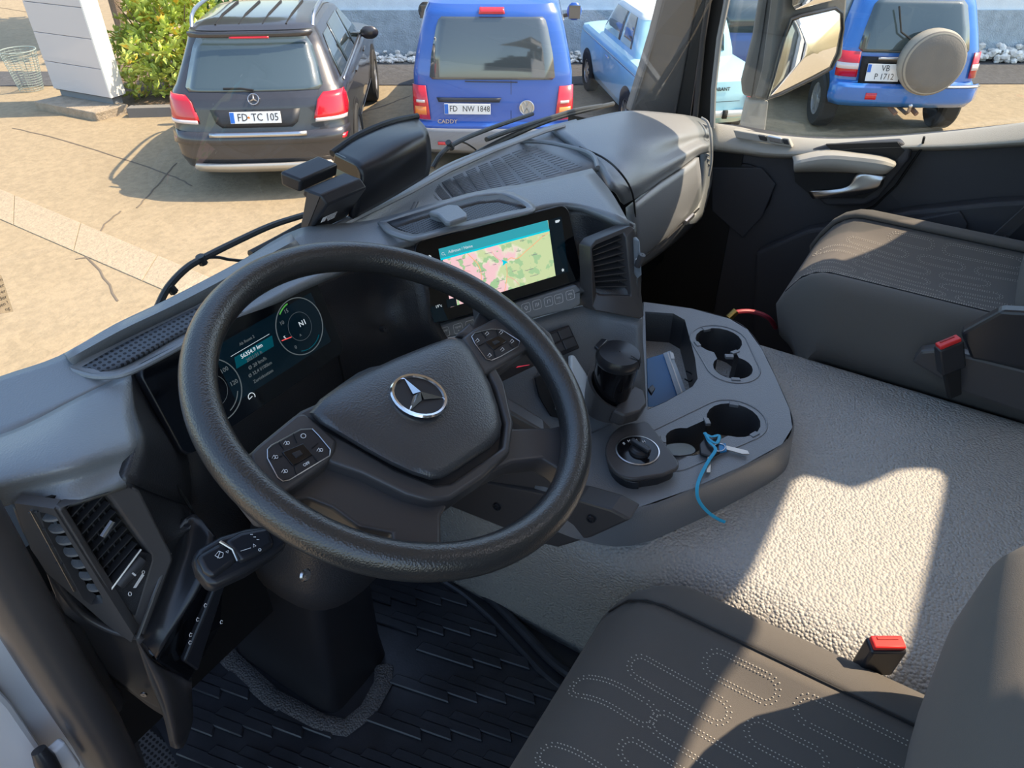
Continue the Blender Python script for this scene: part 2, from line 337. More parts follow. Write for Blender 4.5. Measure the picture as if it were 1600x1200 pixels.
# ================================================================ cars: a body is a stack of rounded slices
def interp(tab, z):
    if z <= tab[0][0]: return tab[0][1:]
    for a, b in zip(tab, tab[1:]):
        if z <= b[0]:
            f = (z-a[0])/(b[0]-a[0]); return tuple(x+(y-x)*f for x, y in zip(a[1:], b[1:]))
    return tab[-1][1:]
class Car:
    # table rows: z, half width, rear y, front y, rear cap depth, front cap depth ; local x right, y forward
    def __init__(s, name, label, s0, t0, yaw, tab, n=3.2, z0=0):
        s.tab = tab; s.n = n; c, si = math.cos(yaw), math.sin(yaw)
        s.o = ST(s0, t0, z0); s.ex = RT*c+HD*si; s.ey = HD*c-RT*si; s.root = thing(name, label, 'car', s.o)
    def P(s, x, y, z): return s.o+s.ex*x+s.ey*y+V((0, 0, z))
    def rear(s, x, z, off=0):
        w, y0, y1, c0, c1 = interp(s.tab, z); q = min(1, abs(x)/w); q = min(q, .9995)
        k = (1-q**s.n)**(1/s.n)
        return s.P(x+(off*.8*(x/w)*q**4), y0+c0*(1-k)-off, z)
    def side(s, sg, y, z, off=0):
        w, y0, y1, c0, c1 = interp(s.tab, z)
        if y < y0+c0: q = max(0, min(1, (y0+c0-y)/c0)); k = (1-q**s.n)**(1/s.n)
        elif y > y1-c1: q = max(0, min(1, (y-y1+c1)/c1)); k = (1-q**s.n)**(1/s.n)
        else: k = 1
        return s.P(sg*(w*k+off), y, z)
    def outline(s, z, N=14):
        w, y0, y1, c0, c1 = interp(s.tab, z); out = []
        for i in range(2*N+1):
            th = -PI/2+PI*i/(2*N); x = w*math.copysign(abs(math.sin(th))**(2/s.n), th); k = abs(math.cos(th))**(2/s.n)
            out.append(s.P(x, y0+c0*(1-k), z))
        for i in range(2*N+1):
            th = PI/2-PI*i/(2*N); x = w*math.copysign(abs(math.sin(th))**(2/s.n), th); k = abs(math.cos(th))**(2/s.n)
            out.append(s.P(x, y1-c1*(1-k), z))
        return out
    def body(s, mt, name='body', zs=None):
        zs = zs or [s.tab[0][0]+(s.tab[-1][0]-s.tab[0][0])*i/40 for i in range(41)]
        zs = sorted(set([round(z, 4) for z in zs]+[r[0] for r in s.tab]))
        m = M(); m.loft([s.outline(z) for z in zs]); return m.build(name, mt, s.root, smooth=28)
    def rp(s, name, mt, rows, off=.006, nx=12, solid=.004, parent=None, label=None):     # rear panel: rows of (z, xl, xr)
        m = M(); R = [[s.rear(a+(b-a)*i/nx, z, off) for i in range(nx+1)] for z, a, b in rows]
        m.loft(R, False, False); return m.build(name, mt, parent or s.root, smooth=40, solid=solid, off=0, label=label)
    def sp(s, name, mt, sg, rows, off=.005, ny=8, solid=.004, parent=None, label=None):
        m = M(); R = [[s.side(sg, a+(b-a)*i/ny, z, off) for i in range(ny+1)] for z, a, b in rows]
        m.loft(R, False, False); return m.build(name, mt, parent or s.root, smooth=40, solid=solid, off=0, label=label)
    def wheel(s, x, y, r, wd, mrim, name='wheel', spokes=5):
        sg = 1 if x > 0 else -1
        m4 = frame(s.P(x, y, r), s.ey, V((0, 0, 1)))       # local z = ey x up = +ex
        wo = M().lathe([(r*.6, -wd/2), (r*.93, -wd/2), (r, -wd*.36), (r, wd*.36), (r*.93, wd/2), (r*.6, wd/2), (r*.56, wd*.3), (r*.56, -wd*.3), (r*.6, -wd/2)], m4, 28, False).build(name, mTyre, s.root)
        h = wd/2*sg
        mm = M().lathe([(r*.6, h*.9), (r*.55, h*.9), (r*.52, h*.2), (.001, h*.2)], m4, 24, False)
        for k in range(spokes):
            a = 2*PI*k/spokes; d = V((math.cos(a), math.sin(a), 0)); e = V((-d.y, d.x, 0))
            mm.prism([d*.02+e*r*.09+V((0, 0, h*.25)), d*r*.56+e*r*.07+V((0, 0, h*.25)), d*r*.56-e*r*.07+V((0, 0, h*.25)), d*.02-e*r*.09+V((0, 0, h*.25))], V((0, 0, h*.6)), m4)
        mm.lathe([(r*.15, h*.2), (r*.15, h*.92), (.001, h*.92)], m4, 12, False)
        mm.build('rim', mrim, wo)
    def arch(s, sg, y, r, z=None, mt=None):
        m = M(); n = 20; R = []
        for k in (1, .85, .7, .55, .4, .25, .1, .01):
            R.append([s.side(sg, y+r*k*math.cos(-.15+(PI+.3)*i/n), max(s.tab[0][0], r*.86+r*k*math.sin(-.15+(PI+.3)*i/n)), .004) for i in range(n+1)])
        m.loft(R, False, False); m.build('wheel_arch', mt or mBlack, s.root, solid=.003, off=0)
    def plate(s, x, z, wd, ht, lines, euro=True, po=.035):
        a = s.rear(x-wd/2, z, po); b = s.rear(x+wd/2, z, po); t = s.rear(x, z+ht/2, po)-s.rear(x, z-ht/2, po)
        c = (a+b)/2; fr = frame(c, b-a, t)
        pl = M().box((0, 0, 0), (wd, ht, .008), fr).build('number_plate', mPlate, s.root, smooth=0, bevel=.003)
        if euro: M().box((-wd/2+ht*.0+.024, 0, .005), (.042, ht*.92 if ht < .15 else ht*.45, .003), fr @ Matrix.Translation((0, 0 if ht < .15 else ht*.24, 0))).build('country_band', mEU, pl, smooth=0)
        for (tx, dx, dy, sz) in lines:
            text(tx, sz, fr @ Matrix.Translation((dx, dy, .0045)), mInk, pl, sx=.86, align='CENTER', ext=.001)
        return pl, fr
mTyre = mat('tyre', (.03, .03, .03), .85); mAlloy = mat('alloy', (.55, .56, .58), .4, metal=.7)
mPlate = mat('plate_white', (.78, .80, .82), .5); mEU = mat('plate_blue', (.02, .15, .62), .5); mInk = mat('plate_ink', (.03, .03, .04), .6)
mLampR = mat('tail_lamp_red', (.60, .008, .02), .2, coat=1); mLampO = mat('tail_lamp_amber', (.85, .25, .03), .25, coat=1); mLampW = mat('tail_lamp_clear', (.75, .66, .66), .25, coat=1)
mCarGlass = mat('car_window', (.05, .075, .085), .06, spec=.8, coat=1)
mCarGlassV = mat('van_window', (.06, .075, .085), .05, spec=1, coat=1)

# --- dark brown-grey estate (left)
mGLK = mat('dark_grey_paint', (.052, .050, .055), .3, metal=.3, coat=.8)
tabG = [(.26, .80, .16, 4.35, .30, .4), (.33, .87, .04, 4.45, .32, .5), (.45, .91, .0, 4.5, .32, .5), (.60, .92, .0, 4.52, .32, .5), (.66, .92, .03, 4.5, .32, .5), (.75, .92, .06, 4.45, .33, .5), (.95, .915, .10, 4.3, .34, .5),
        (1.02, .905, .13, 4.0, .34, .6), (1.07, .885, .17, 3.4, .32, .7), (1.12, .845, .22, 3.15, .28, .5), (1.3, .77, .37, 2.85, .24, .4), (1.45, .71, .48, 2.6, .22, .35), (1.55, .675, .52, 2.4, .22, .35), (1.60, .655, .52, 2.2, .22, .4), (1.64, .60, .62, 2.0, .25, .4), (1.66, .42, .9, 1.8, .25, .3)]
g = Car('parked_estate_car', 'dark brown-grey estate car with roof rails parked beside the yellow-green shrub', -2.66, 7.72, math.radians(4.5), tabG)
g.body(mGLK)
g.rp('rear_window', mCarGlass, [(1.085, -.66, .66), (1.12, -.70, .70), (1.3, -.655, .655), (1.45, -.61, .61), (1.53, -.56, .56)])
g.rp('spoiler', mGLK, [(1.545, -.58, .58), (1.575, -.60, .60), (1.60, -.59, .59)], off=.07, solid=.03)
g.rp('brake_light', mLampR, [(1.538, -.2, .2), (1.556, -.2, .2)], off=.085, solid=.01)
M().tube([g.rear(-.3, 1.115, .03), g.rear(-.12, 1.115, .035), g.rear(.0, 1.10, .03)], .011, n=8).build('rear_wiper', mBlack, g.root)
for sg in (-1, 1):
    xs = lambda a, b: (sg*a, sg*b) if sg > 0 else (-b, -a)
    lp = g.rp('tail_lamp', mLampR, [(.80, *xs(.60, .905)), (.86, *xs(.605, .91)), (1.0, *xs(.64, .90)), (1.06, *xs(.70, .885))], off=.014, solid=.012)
    g.rp('reversing_light', mLampW, [(.795, *xs(.60, .90)), (.83, *xs(.605, .905))], off=.022, solid=.006, parent=lp)
    g.sp('lamp_side', mLampR, sg, [(.82, .10, .42), (.9, .12, .44), (1.0, .2, .42), (1.05, .26, .38)], off=.008, parent=lp)
    g.rp('reflector', mLampR, [(.60, *xs(.66, .88)), (.65, *xs(.66, .90))], off=.012, solid=.01)
    g.sp('side_window', mCarGlass, sg, [(1.11, .62, 1.2), (1.3, .68, 1.2), (1.50, .80, 1.18)])
    g.sp('side_window', mCarGlass, sg, [(1.11, 1.25, 2.05), (1.3, 1.25, 2.05), (1.52, 1.23, 2.0)])
    g.sp('side_window', mCarGlass, sg, [(1.11, 2.10, 2.9), (1.3, 2.10, 2.62), (1.50, 2.06, 2.25)])
    g.sp('window_trim', mSatin, sg, [(1.075, .6, 2.95), (1.098, .6, 2.95)], off=.012, ny=16)
    g.sp('sill_strip', mSatin, sg, [(.40, 1.25, 3.1), (.45, 1.25, 3.1)], off=.012, ny=10)
    for y in (.98, 3.62):
        g.arch(sg, y, .42); g.wheel(sg*.825, y, .36, .24, mAlloy)
    rl = [g.P(sg*.62, .68, 1.60), g.P(sg*.63, .82, 1.70), g.P(sg*.64, 1.2, 1.735), g.P(sg*.62, 2.0, 1.73), g.P(sg*.60, 2.35, 1.66), g.P(sg*.58, 2.45, 1.58)]
    M().tube(spline(rl, 5), .02, n=8).build('roof_rail', mSatin, g.root)
    mi = g.P(sg*1.0, 2.72, 1.12)
    M().sphere((0, 0, 0), .12, 8, (1.0, .45, .7), frame(mi, g.ex, g.ey)).build('door_mirror', mGLK, g.root)
    M().tube([g.P(sg*.84, 2.76, 1.08), g.P(sg*.95, 2.74, 1.1)], .025, n=8).build('mirror_arm', mBlack, g.root)
    for y in (1.35, 2.35): M().tube([g.side(sg, y, .98, .025), g.side(sg, y+.2, .985, .025)], .014, n=6).build('door_handle', mGLK, g.root)
    M().lathe([(.001, 0), (.055, 0), (.055, .06)], frame(g.rear(sg*.5, .30, -.02), g.ex, V((0, 0, 1))) @ Matrix.Diagonal((1.5, .7, -1, 1)), 16, False).build('tailpipe', mChrome, g.root, solid=.004)
for x in (-.36, -.12, .12, .36):
    M().tube([g.P(x, .62, 1.632), g.P(x*1.02, 1.0, 1.664), g.P(x*1.02, 1.75, 1.664)], .012, n=6).build('roof_rib', mBlack, g.root)
g.rp('bumper_strip', mSatin, [(.675, -.50, .50), (.715, -.50, .50)], off=.035, solid=.02, label='brushed metal loading strip')
g.rp('skid_plate', mat('skid_silver', (.55, .52, .48), .4, metal=.5), [(.30, -.70, .70), (.36, -.72, .72), (.40, -.70, .70)], off=.05, solid=.03, label='silver skid plate')
g.rp('plate_recess', mat('recess', (.02, .022, .027), .5), [(.755, -.36, .36), (.80, -.42, .42), (.93, -.46, .46)], off=.008)
g.rp('bumper', mGLK, [(.60, -.90, .90), (.66, -.915, .915), (.72, -.915, .915)], off=.02, solid=.01, nx=24)
g.plate(0, .86, .52, .115, [('FD', -.13, 0, .105), ('TC 105', .10, 0, .105)])
M().lathe([(.001, 0), (.013, 0), (.013, .003), (.001, .003)], frame(g.rear(-.068, .86, .036), g.ex, V((0, 0, 1))), 10).build('plate_seal', mLampO, g.root)
def star(c, ex, ey, r, root, mt=mChrome, disc=None, sc=1):
    m = M(); fr = frame(c, ex, ey)
    m.tube([fr @ V((r*math.cos(a*PI/16), r*math.sin(a*PI/16), 0)) for a in range(32)], r*.085, n=6, closed=True)
    for k in range(3):
        a = PI/2+2*PI*k/3; t = V((math.cos(a), math.sin(a), 0)); e = V((-t.y, t.x, 0))
        q = [V((0, 0, r*.02)), -t*r*.12+V((0, 0, 0)), t*r*.16+e*r*.17, t*r*.97, t*r*.16-e*r*.17, V((0, 0, r*.22))]
        m.add([q[5], q[2], q[3], q[4], V((0, 0, -.0))], [(0, 1, 2), (0, 2, 3), (4, 2, 1), (4, 3, 2), (0, 4, 1), (0, 3, 4)], fr)
    o = m.build('star_emblem', mt, root, smooth=15)
    if disc: M().lathe([(.001, -r*.1), (r*1.0, -r*.1), (r*1.0, -r*.02), (.001, -r*.05)], fr, 32, False).build('emblem_disc', disc, root)
    return o
c = g.rear(.0, 1.03, .03); star(c, g.ex, (g.rear(0, 1.06)-g.rear(0, 1.0)), .055, g.root, mSatin)

# --- blue van (centre)
mBlue = mat('royal_blue_paint', (.025, .11, .46), .28, coat=.9)
tabC = [(.22, .78, .14, 4.2, .22, .4), (.30, .86, .03, 4.3, .2, .5), (.42, .89, .0, 4.38, .2, .5), (.56, .895, .0, 4.4, .2, .5), (.60, .895, .05, 4.4, .22, .5), (.8, .895, .06, 4.3, .22, .5), (1.0, .89, .08, 4.1, .22, .5), (1.1, .885, .09, 3.5, .22, .6),
        (1.3, .845, .13, 3.1, .24, .4), (1.5, .795, .18, 2.75, .26, .4), (1.68, .74, .24, 2.45, .28, .35), (1.76, .70, .30, 2.2, .3, .35), (1.80, .60, .42, 2.0, .3, .3), (1.82, .45, .6, 1.8, .3, .3)]
c = Car('parked_van', 'royal blue van with a tall rear window parked tail-on in the middle', -.22, 8.42, math.radians(-1), tabC, n=4.5)
c.body(mBlue)
c.rp('rear_window', mCarGlassV, [(1.045, -.66, .66), (1.07, -.69, .69), (1.3, -.66, .66), (1.55, -.60, .60), (1.62, -.575, .575), (1.65, -.54, .54)])
c.rp('brake_light', mLampR, [(1.68, -.14, .14), (1.735, -.13, .13)], off=.02, solid=.015)
c.rp('door_seam', mBlack, [(.60, .205, .211), (1.035, .205, .211)], off=.002, solid=.002, nx=1)
c.rp('plate_recess', mat('recess_blue', (.02, .025, .04), .5), [(.815, -.60, .08), (.86, -.62, .10)], off=.02, solid=.02)
for sg in (-1, 1):
    xs = lambda a, b: (sg*a, sg*b) if sg > 0 else (-b, -a)
    lp = c.rp('tail_lamp', mLampR, [(.62, *xs(.70, .885)), (.78, *xs(.715, .885)), (.98, *xs(.735, .88))], off=.018, solid=.014)
    c.rp('indicator', mLampO, [(.67, *xs(.735, .86)), (.76, *xs(.74, .86))], off=.03, solid=.004, parent=lp)
    c.rp('lamp_highlight', mLampW, [(.80, *xs(.75, .84)), (.83, *xs(.75, .84))], off=.03, solid=.003, parent=lp)
    c.sp('side_window', mCarGlass, sg, [(1.15, .6, 1.7), (1.4, .62, 1.7), (1.6, .66, 1.66)])
    c.sp('side_window', mCarGlass, sg, [(1.15, 1.8, 2.9), (1.4, 1.8, 2.7), (1.6, 1.8, 2.4)])
    for y in (.75, 3.45):
        c.arch(sg, y, .38); c.wheel(sg*.81, y, .32, .2, mAlloy)
    M().sphere((0, 0, 0), .125, 8, (.85, .5, .95), frame(c.P(sg*1.04, 2.95, 1.22), c.ex, c.ey)).build('door_mirror', mBlue if sg > 0 else mBlack, c.root)
    M().box((0, 0, 0), (.16, .01, .17), frame(c.P(sg*1.04, 2.885, 1.22), c.ex, c.ey)).build('mirror_glass', mCarGlass, c.root, bevel=.03)
    M().tube([c.P(sg*.84, 3.0, 1.14), c.P(sg*1.0, 2.97, 1.18)], .025, n=8).build('mirror_arm', mBlack, c.root)
c.rp('bumper', mat('bumper_grey', (.20, .22, .26), .55), [(.22, -.80, .80), (.30, -.86, .86), (.40, -.885, .885), (.50, -.89, .89), (.54, -.885, .885)], off=.03, solid=.02, nx=24, label='grey plastic bumper')
c.rp('reflector', mLampR, [(.36, -.62, -.46), (.395, -.62, -.46)], off=.055, solid=.01)
c.rp('reflector', mLampR, [(.36, .46, .62), (.395, .46, .62)], off=.055, solid=.01)
c.plate(-.28, .745, .52, .115, [('FD', -.155, 0, .09), ('NW 1848', .10, 0, .088)])
M().tube([c.rear(-.30, 1.03, .02), c.rear(.28, 1.025, .02)], .006, n=6).build('rear_wiper', mBlack, c.root)
fr = frame(c.rear(.385, .76, .03), c.ex, V((0, 0, 1)))
mm = M(); mm.tube([fr @ V((.078*math.cos(a*PI/16), .078*math.sin(a*PI/16), 0)) for a in range(32)], .007, n=6, closed=True)
for pts in ([(-.028, .067), (0, .008), (.028, .067)], [(-.062, .038), (-.033, -.062), (0, -.005), (.033, -.062), (.062, .038)]):
    mm.tube([fr @ V((x, y, 0)) for x, y in pts], .007, n=6)
mm.build('round_badge', mSatin, c.root)
M().lathe([(.001, -.006), (.075, -.006), (.075, -.012)], fr, 24).build('badge_disc', mat('badge_field', (.45, .47, .48), .4, metal=.3), c.root)
text('CADDY', .065, frame(c.rear(-.62, .605, .035), c.ex, V((0, 0, 1))), mSatin, c.root, ext=.004)

# --- light blue little saloon (right of the van) and its twin behind the pillar
mSky = mat('pale_blue_paint', (.40, .70, .80), .3, coat=.7); mCream = mat('cream_roof_paint', (.72, .80, .80), .35, coat=.4)
tabT = [(.24, .70, .16, 3.3, .15, .3), (.34, .74, .02, 3.42, .14, .4), (.48, .755, .0, 3.46, .12, .4), (.60, .755, .0, 3.48, .12, .4), (.78, .75, .03, 3.44, .12, .4), (.86, .735, .10, 3.38, .14, .4), (.90, .71, .25, 3.2, .2, .4), (.925, .66, .62, 2.45, .2, .3),
        (1.0, .65, .66, 2.4, .15, .25), (1.2, .60, .74, 2.25, .15, .25), (1.36, .555, .82, 2.08, .16, .22), (1.40, .53, .85, 2.0, .2, .25), (1.44, .40, 1.0, 1.85, .2, .2)]
def trabi(name, label, s0, t0, yaw):
    t = Car(name, label, s0, t0, yaw, tabT, n=4.0)
    t.body(mSky)
    t.rp('rear_window', mCarGlass, [(.99, -.50, .50), (1.15, -.50, .50), (1.33, -.45, .45)])
    for sg in (-1, 1):
        t.sp('side_window', mCarGlass, sg, [(.99, .90, 1.38), (1.2, .97, 1.38), (1.34, 1.03, 1.36)])
        t.sp('side_window', mCarGlass, sg, [(.99, 1.44, 2.28), (1.2, 1.44, 2.14), (1.34, 1.42, 2.02)])
        t.sp('waist_trim', mSatin, sg, [(.80, .25, 3.2), (.815, .25, 3.2)], off=.01, ny=14)
        t.sp('door_seam', mBlack, sg, [(.35, 1.395, 1.402), (.9, 1.395, 1.402)], off=.001, ny=1, solid=.002)
        t.sp('door_seam', mBlack, sg, [(.35, 2.35, 2.357), (.9, 2.35, 2.357)], off=.001, ny=1, solid=.002)
        M().tube([t.side(sg, 1.5, .76, .03), t.side(sg, 1.64, .765, .03)], .011, n=6).build('door_handle', mChrome, t.root)
        for y in (.62, 2.72):
            t.arch(sg, y, .33); t.wheel(sg*.69, y, .29, .15, mSatin, spokes=8)
        xs = lambda a, b: (sg*a, sg*b) if sg > 0 else (-b, -a)
        t.rp('tail_lamp', mLampR, [(.50, *xs(.60, .70)), (.58, *xs(.595, .705)), (.68, *xs(.60, .70))], off=.03, solid=.03)
        t.rp('bumper_guard', mBlack, [(.36, *xs(.30, .36)), (.46, *xs(.30, .36))], off=.06, solid=.03, nx=2)
    t.rp('bumper', mat('bumper_cream', (.70, .74, .74), .4), [(.37, -.75, .75), (.41, -.755, .755), (.45, -.75, .75)], off=.04, solid=.025, nx=20)
    t.rp('boot_seam', mBlack, [(.55, -.52, .52), (.556, -.52, .52)], off=.001, solid=.002)
    zs = [1.335+i*.0105 for i in range(11)]; m = M(); m.loft([[p+V((0, 0, .006)) for p in t.outline(z)] for z in zs]); m.build('roof_skin', mCream, t.root, label='cream painted roof')
    text('TRABANT', .06, frame(t.rear(.1, .70, .012), t.ex, V((0, 0, 1))), mInk, t.root, ext=.004)
    M().lathe([(.001, 0), (.05, 0), (.05, .012), (.001, .02)], frame(t.rear(.0, .58, .02), t.ex, V((0, 0, 1))), 16, False).build('boot_badge', mInk, t.root)
    return t
trabi('vintage_saloon_car', 'pale blue vintage saloon car with cream roof, right of the blue van', 2.32, 9.35, math.radians(9))

# --- medium blue hatchback far back between pillar and mirror
tabS = [(.26, .60, .10, 2.5, .2, .3), (.34, .66, .02, 2.58, .2, .35), (.5, .69, .0, 2.6, .2, .35), (.66, .69, .02, 2.58, .2, .35), (.85, .685, .05, 2.5, .2, .35), (.95, .67, .08, 2.3, .2, .3), (1.15, .63, .14, 2.05, .2, .3), (1.38, .57, .24, 1.75, .22, .3), (1.44, .53, .3, 1.6, .24, .3), (1.47, .40, .45, 1.4, .24, .2)]
b2 = Car('distant_city_car', 'dark blue city car by the wall, seen between windscreen pillar and mirror', 3.50, 11.25, math.radians(0), tabS)
mB2 = mat('navy_paint', (.035, .085, .30), .3, coat=.8)
b2.body(mB2); b2.rp('rear_window', mCarGlass, [(.95, -.50, .50), (1.15, -.50, .50), (1.34, -.44, .44)])
for sg in (-1, 1):
    b2.sp('side_window', mCarGlass, sg, [(.97, .6, 1.9), (1.15, .62, 1.75), (1.33, .68, 1.5)])
    b2.rp('tail_lamp', mLampR, [(.66, *((.52, .66) if sg > 0 else (-.66, -.52))), (.84, *((.54, .66) if sg > 0 else (-.66, -.54)))], off=.014, solid=.01)
    for y in (.55, 2.1): b2.arch(sg, y, .35); b2.wheel(sg*.62, y, .29, .17, mAlloy)
b2.rp('bumper', mBlack, [(.32, -.62, .62), (.40, -.66, .66), (.46, -.66, .66)], off=.02, solid=.015, nx=18)

# --- blue off-roader with covered spare wheel (right)
mPB = mat('bright_blue_paint', (.03, .17, .56), .26, coat=1)
tabP = [(.36, .72, .22, 3.8, .2, .3), (.44, .82, .05, 3.9, .2, .4), (.52, .86, .0, 3.95, .22, .4), (.68, .86, .0, 3.97, .22, .4), (.72, .855, .08, 3.95, .2, .4), (.95, .85, .12, 3.9, .2, .4), (1.03, .845, .13, 3.6, .2, .4), (1.08, .835, .14, 2.9, .2, .4),
        (1.3, .775, .2, 2.6, .22, .3), (1.55, .71, .3, 2.3, .24, .3), (1.66, .67, .36, 2.15, .26, .3), (1.70, .6, .45, 2.0, .3, .3), (1.72, .45, .6, 1.8, .3, .3)]
p = Car('parked_off_roader', 'bright blue off-roader with dusty covered spare wheel on its tailgate', 4.95, 9.6, math.radians(-4), tabP, n=4)
p.body(mPB)
p.rp('rear_window', mCarGlass, [(1.04, -.60, .64), (1.08, -.66, .67), (1.3, -.62, .62), (1.55, -.55, .55), (1.6, -.5, .5)])
for sg in (-1, 1):
    xs = lambda a, b: (sg*a, sg*b) if sg > 0 else (-b, -a)
    lp = p.rp('tail_lamp', mLampR, [(.76, *xs(.62 if sg < 0 else .74, .845)), (1.05, *xs(.62 if sg < 0 else .74, .84))], off=.02, solid=.015)
    p.rp('lamp_clear', mLampW, [(.85, *xs(.62 if sg < 0 else .74, .845)), (.92, *xs(.62 if sg < 0 else .74, .845))], off=.032, solid=.004, parent=lp)
    p.sp('side_window', mCarGlass, sg, [(1.1, .5, 1.3), (1.3, .55, 1.3), (1.55, .62, 1.28)])
    p.sp('side_window', mCarGlass, sg, [(1.1, 1.4, 2.5), (1.3, 1.4, 2.35), (1.55, 1.4, 2.1)])
    for y in (.62, 3.1): p.arch(sg, y, .42); p.wheel(sg*.785, y, .345, .22, mAlloy, spokes=6)
    M().sphere((0, 0, 0), .12, 8, (.9, .6, .75), frame(p.P(sg*.98, 2.35, 1.15), p.ex, p.ey)).build('door_mirror', mPB, p.root)
p.rp('bumper', mPB, [(.44, -.82, .82), (.52, -.865, .865), (.66, -.865, .865), (.70, -.85, .85)], off=.05, solid=.03, nx=24)
p.rp('bumper_step', mSatin, [(.685, .28, .84), (.70, .30, .82)], off=.075, solid=.02)
p.rp('reflector', mLampR, [(.53, -.50, -.37), (.61, -.50, -.37)], off=.065, solid=.01)
p.rp('plate_holder', mBlack, [(.70, -.60, -.06), (.94, -.60, -.06), (1.0, -.60, -.06)], off=.03, solid=.02)
p.rp('handle_strip', mSatin, [(.975, -.42, -.08), (1.0, -.42, -.08)], off=.06, solid=.02)
p.plate(-.33, .83, .40, .20, [('VB', .02, .048, .1), ('P 1712', .02, -.048, .1)], po=.075)
swc = p.P(.17, -.02, .98); fr = frame(swc, p.ex, V((0, 0, 1)))
M().lathe([(.001, .17), (.22, .172), (.32, .16), (.365, .12), (.375, .05), (.36, -.05)], fr, 40, False).build('spare_wheel_cover', mat('dusty_vinyl', (.19, .175, .16), .75, bump=.15, bscale=60, var=.25, vscale=6, c2=(.17, .16, .15)), p.root)
M().lathe([(.335, .15), (.372, .11), (.382, .05), (.37, -.06)], fr, 40, False).build('cover_rim', mat('dusty_vinyl_edge', (.36, .33, .28), .75), p.root, solid=.004)
M().tube([p.P(.05, .05, 1.12), p.P(-.22, .12, 1.28), p.P(-.30, .2, 1.55)], .012, n=6).build('rear_wiper', mBlack, p.root)
for x in (-.1, .16): M().tube([p.P(x, .1, .40), p.P(x+.05, -.02, .35)], .03, n=8).build('tow_bracket', mat('rust', (.22, .13, .09), .8), p.root)
M().tube([p.P(.04, .3, .38), p.P(.04, -.1, .38), p.P(.04, -.16, .42), p.P(.04, -.16, .47)], .022, n=8).build('tow_bar', mat('tow_metal', (.35, .26, .2), .5, metal=.6), p.root)
M().sphere(p.P(.04, -.16, .49), .028, 6).build('tow_ball', mSatin, p.root)
M().tube([p.P(-.5, .5, .36), p.P(.45, .5, .36)], .05, n=8).build('axle', mBlack, p.root)
# ================================================================ CAB SHELL
def poly(name, pts, ext, mt, parent=None, **k): return M().prism(pts, ext).build(name, mt, parent, **k)
# cab floor, firewall, rear wall, roof with an opening added for the sun patch
M().box((1.06, -.45, FZ-.03), (2.2, 3.0, .06)).build('floor', mDashD, smooth=0, kind='structure')
M().box((1.06, .98, -1.12), (2.16, .05, .55)).build('wall_front', mBlack, smooth=0, kind='structure')
M().box((1.06, -1.65, -.4), (2.2, .06, 1.9)).build('wall_rear', mat('headliner', (.5, .5, .5), .9), smooth=0, kind='structure')
mHead = mat('roof_lining', (.62, .61, .60), .9)
HX0, HX1, HY0, HY1, RZ = 1.03, 1.86, -1.035, -.83, .5
hp = [(1229, 775), (1238, 754), (1262, 743), (1300, 752), (1338, 764), (1370, 752), (1402, 737), (1440, 733), (1475, 735), (1486, 746), (1484, 770)]
hole = [Z(u, v, -.918)+V((.493, -.624, 1))*(RZ+.918) for u, v in hp]  # unseen opening, its outline carried back along the sun from the wanted patch
yA, yB = hole[-1].y, hole[0].y; hole += [V((1.0, yA, RZ)), V((.96, yA+.03, RZ)), V((.96, yB-.03, RZ)), V((1.0, yB, RZ))]
outer = [V((1.6, .62, RZ)), V((2.2, .62, RZ)), V((2.2, .1, RZ)), V((2.2, -.3, RZ)), V((2.2, -.7, RZ)), V((2.2, -.9, RZ)), V((2.2, -1.1, RZ)), V((2.2, -1.3, RZ)), V((2.2, -1.68, RZ)), V((1.9, -1.68, RZ)), V((1.5, -1.68, RZ)), V((.9, -1.68, RZ)), V((-.05, -1.68, RZ)), V((-.05, .62, RZ)), V((.8, .62, RZ))]
rf = M(); hh = V((0, 0, .02)); rf.loft([[p+hh for p in outer], [p+hh for p in hole], hole, outer], False, True)
rf.build('ceiling', mHead, smooth=0, kind='structure')
# right side: wall below and behind the window, A pillar, seals
M().prism([V((2.13, -1.68, -1.36)), V((2.13, -.20, -1.36)), V((2.13, -.20, -.56)), V((2.13, -.28, -.27)), V((2.13, -.54, .40)), V((2.13, -.58, RZ)), V((2.13, -1.68, RZ))], V((.05, 0, 0))).build('wall_right', mHead, smooth=0, kind='structure')
M().box((-.13, -.22, -1.02), (.05, 1.3, .72)).build('light_blocker', mDoor, smooth=0, kind='structure')  # unseen panel added to block light from the open driver side
M().box((-.06, -1.25, -.45), (.05, .9, 1.9)).build('wall_left', mHead, smooth=0, kind='structure')
M().box((2.14, .0, .36), (.06, 1.25, .3)).build('trim_2', mHead, smooth=0, kind='structure')
# windscreen base curve, seen from the seat
WB = [V((-.02, .70, -.475)), V((.24, .795, -.475)), Y(262, 463, .80), Y(470, 350, .825), Y(700, 256, .865), Y(850, 196, .835), Y(980, 171, .76), Y(1075, 181, .70)]
wbs = spline(WB, 5)
top = [V((p.x*.96+.04, p.y-.24+.0*p.x, RZ)) for p in wbs]
m = M(); m.loft([[a.lerp(b, f) for a, b in zip(wbs, top)] for f in (0, .33, .66, 1)], False, False)
m.v = [p+V((0, .035, -.02)) for p in m.v]
m.build('window_1', mGlassW, smooth=60, kind='structure')
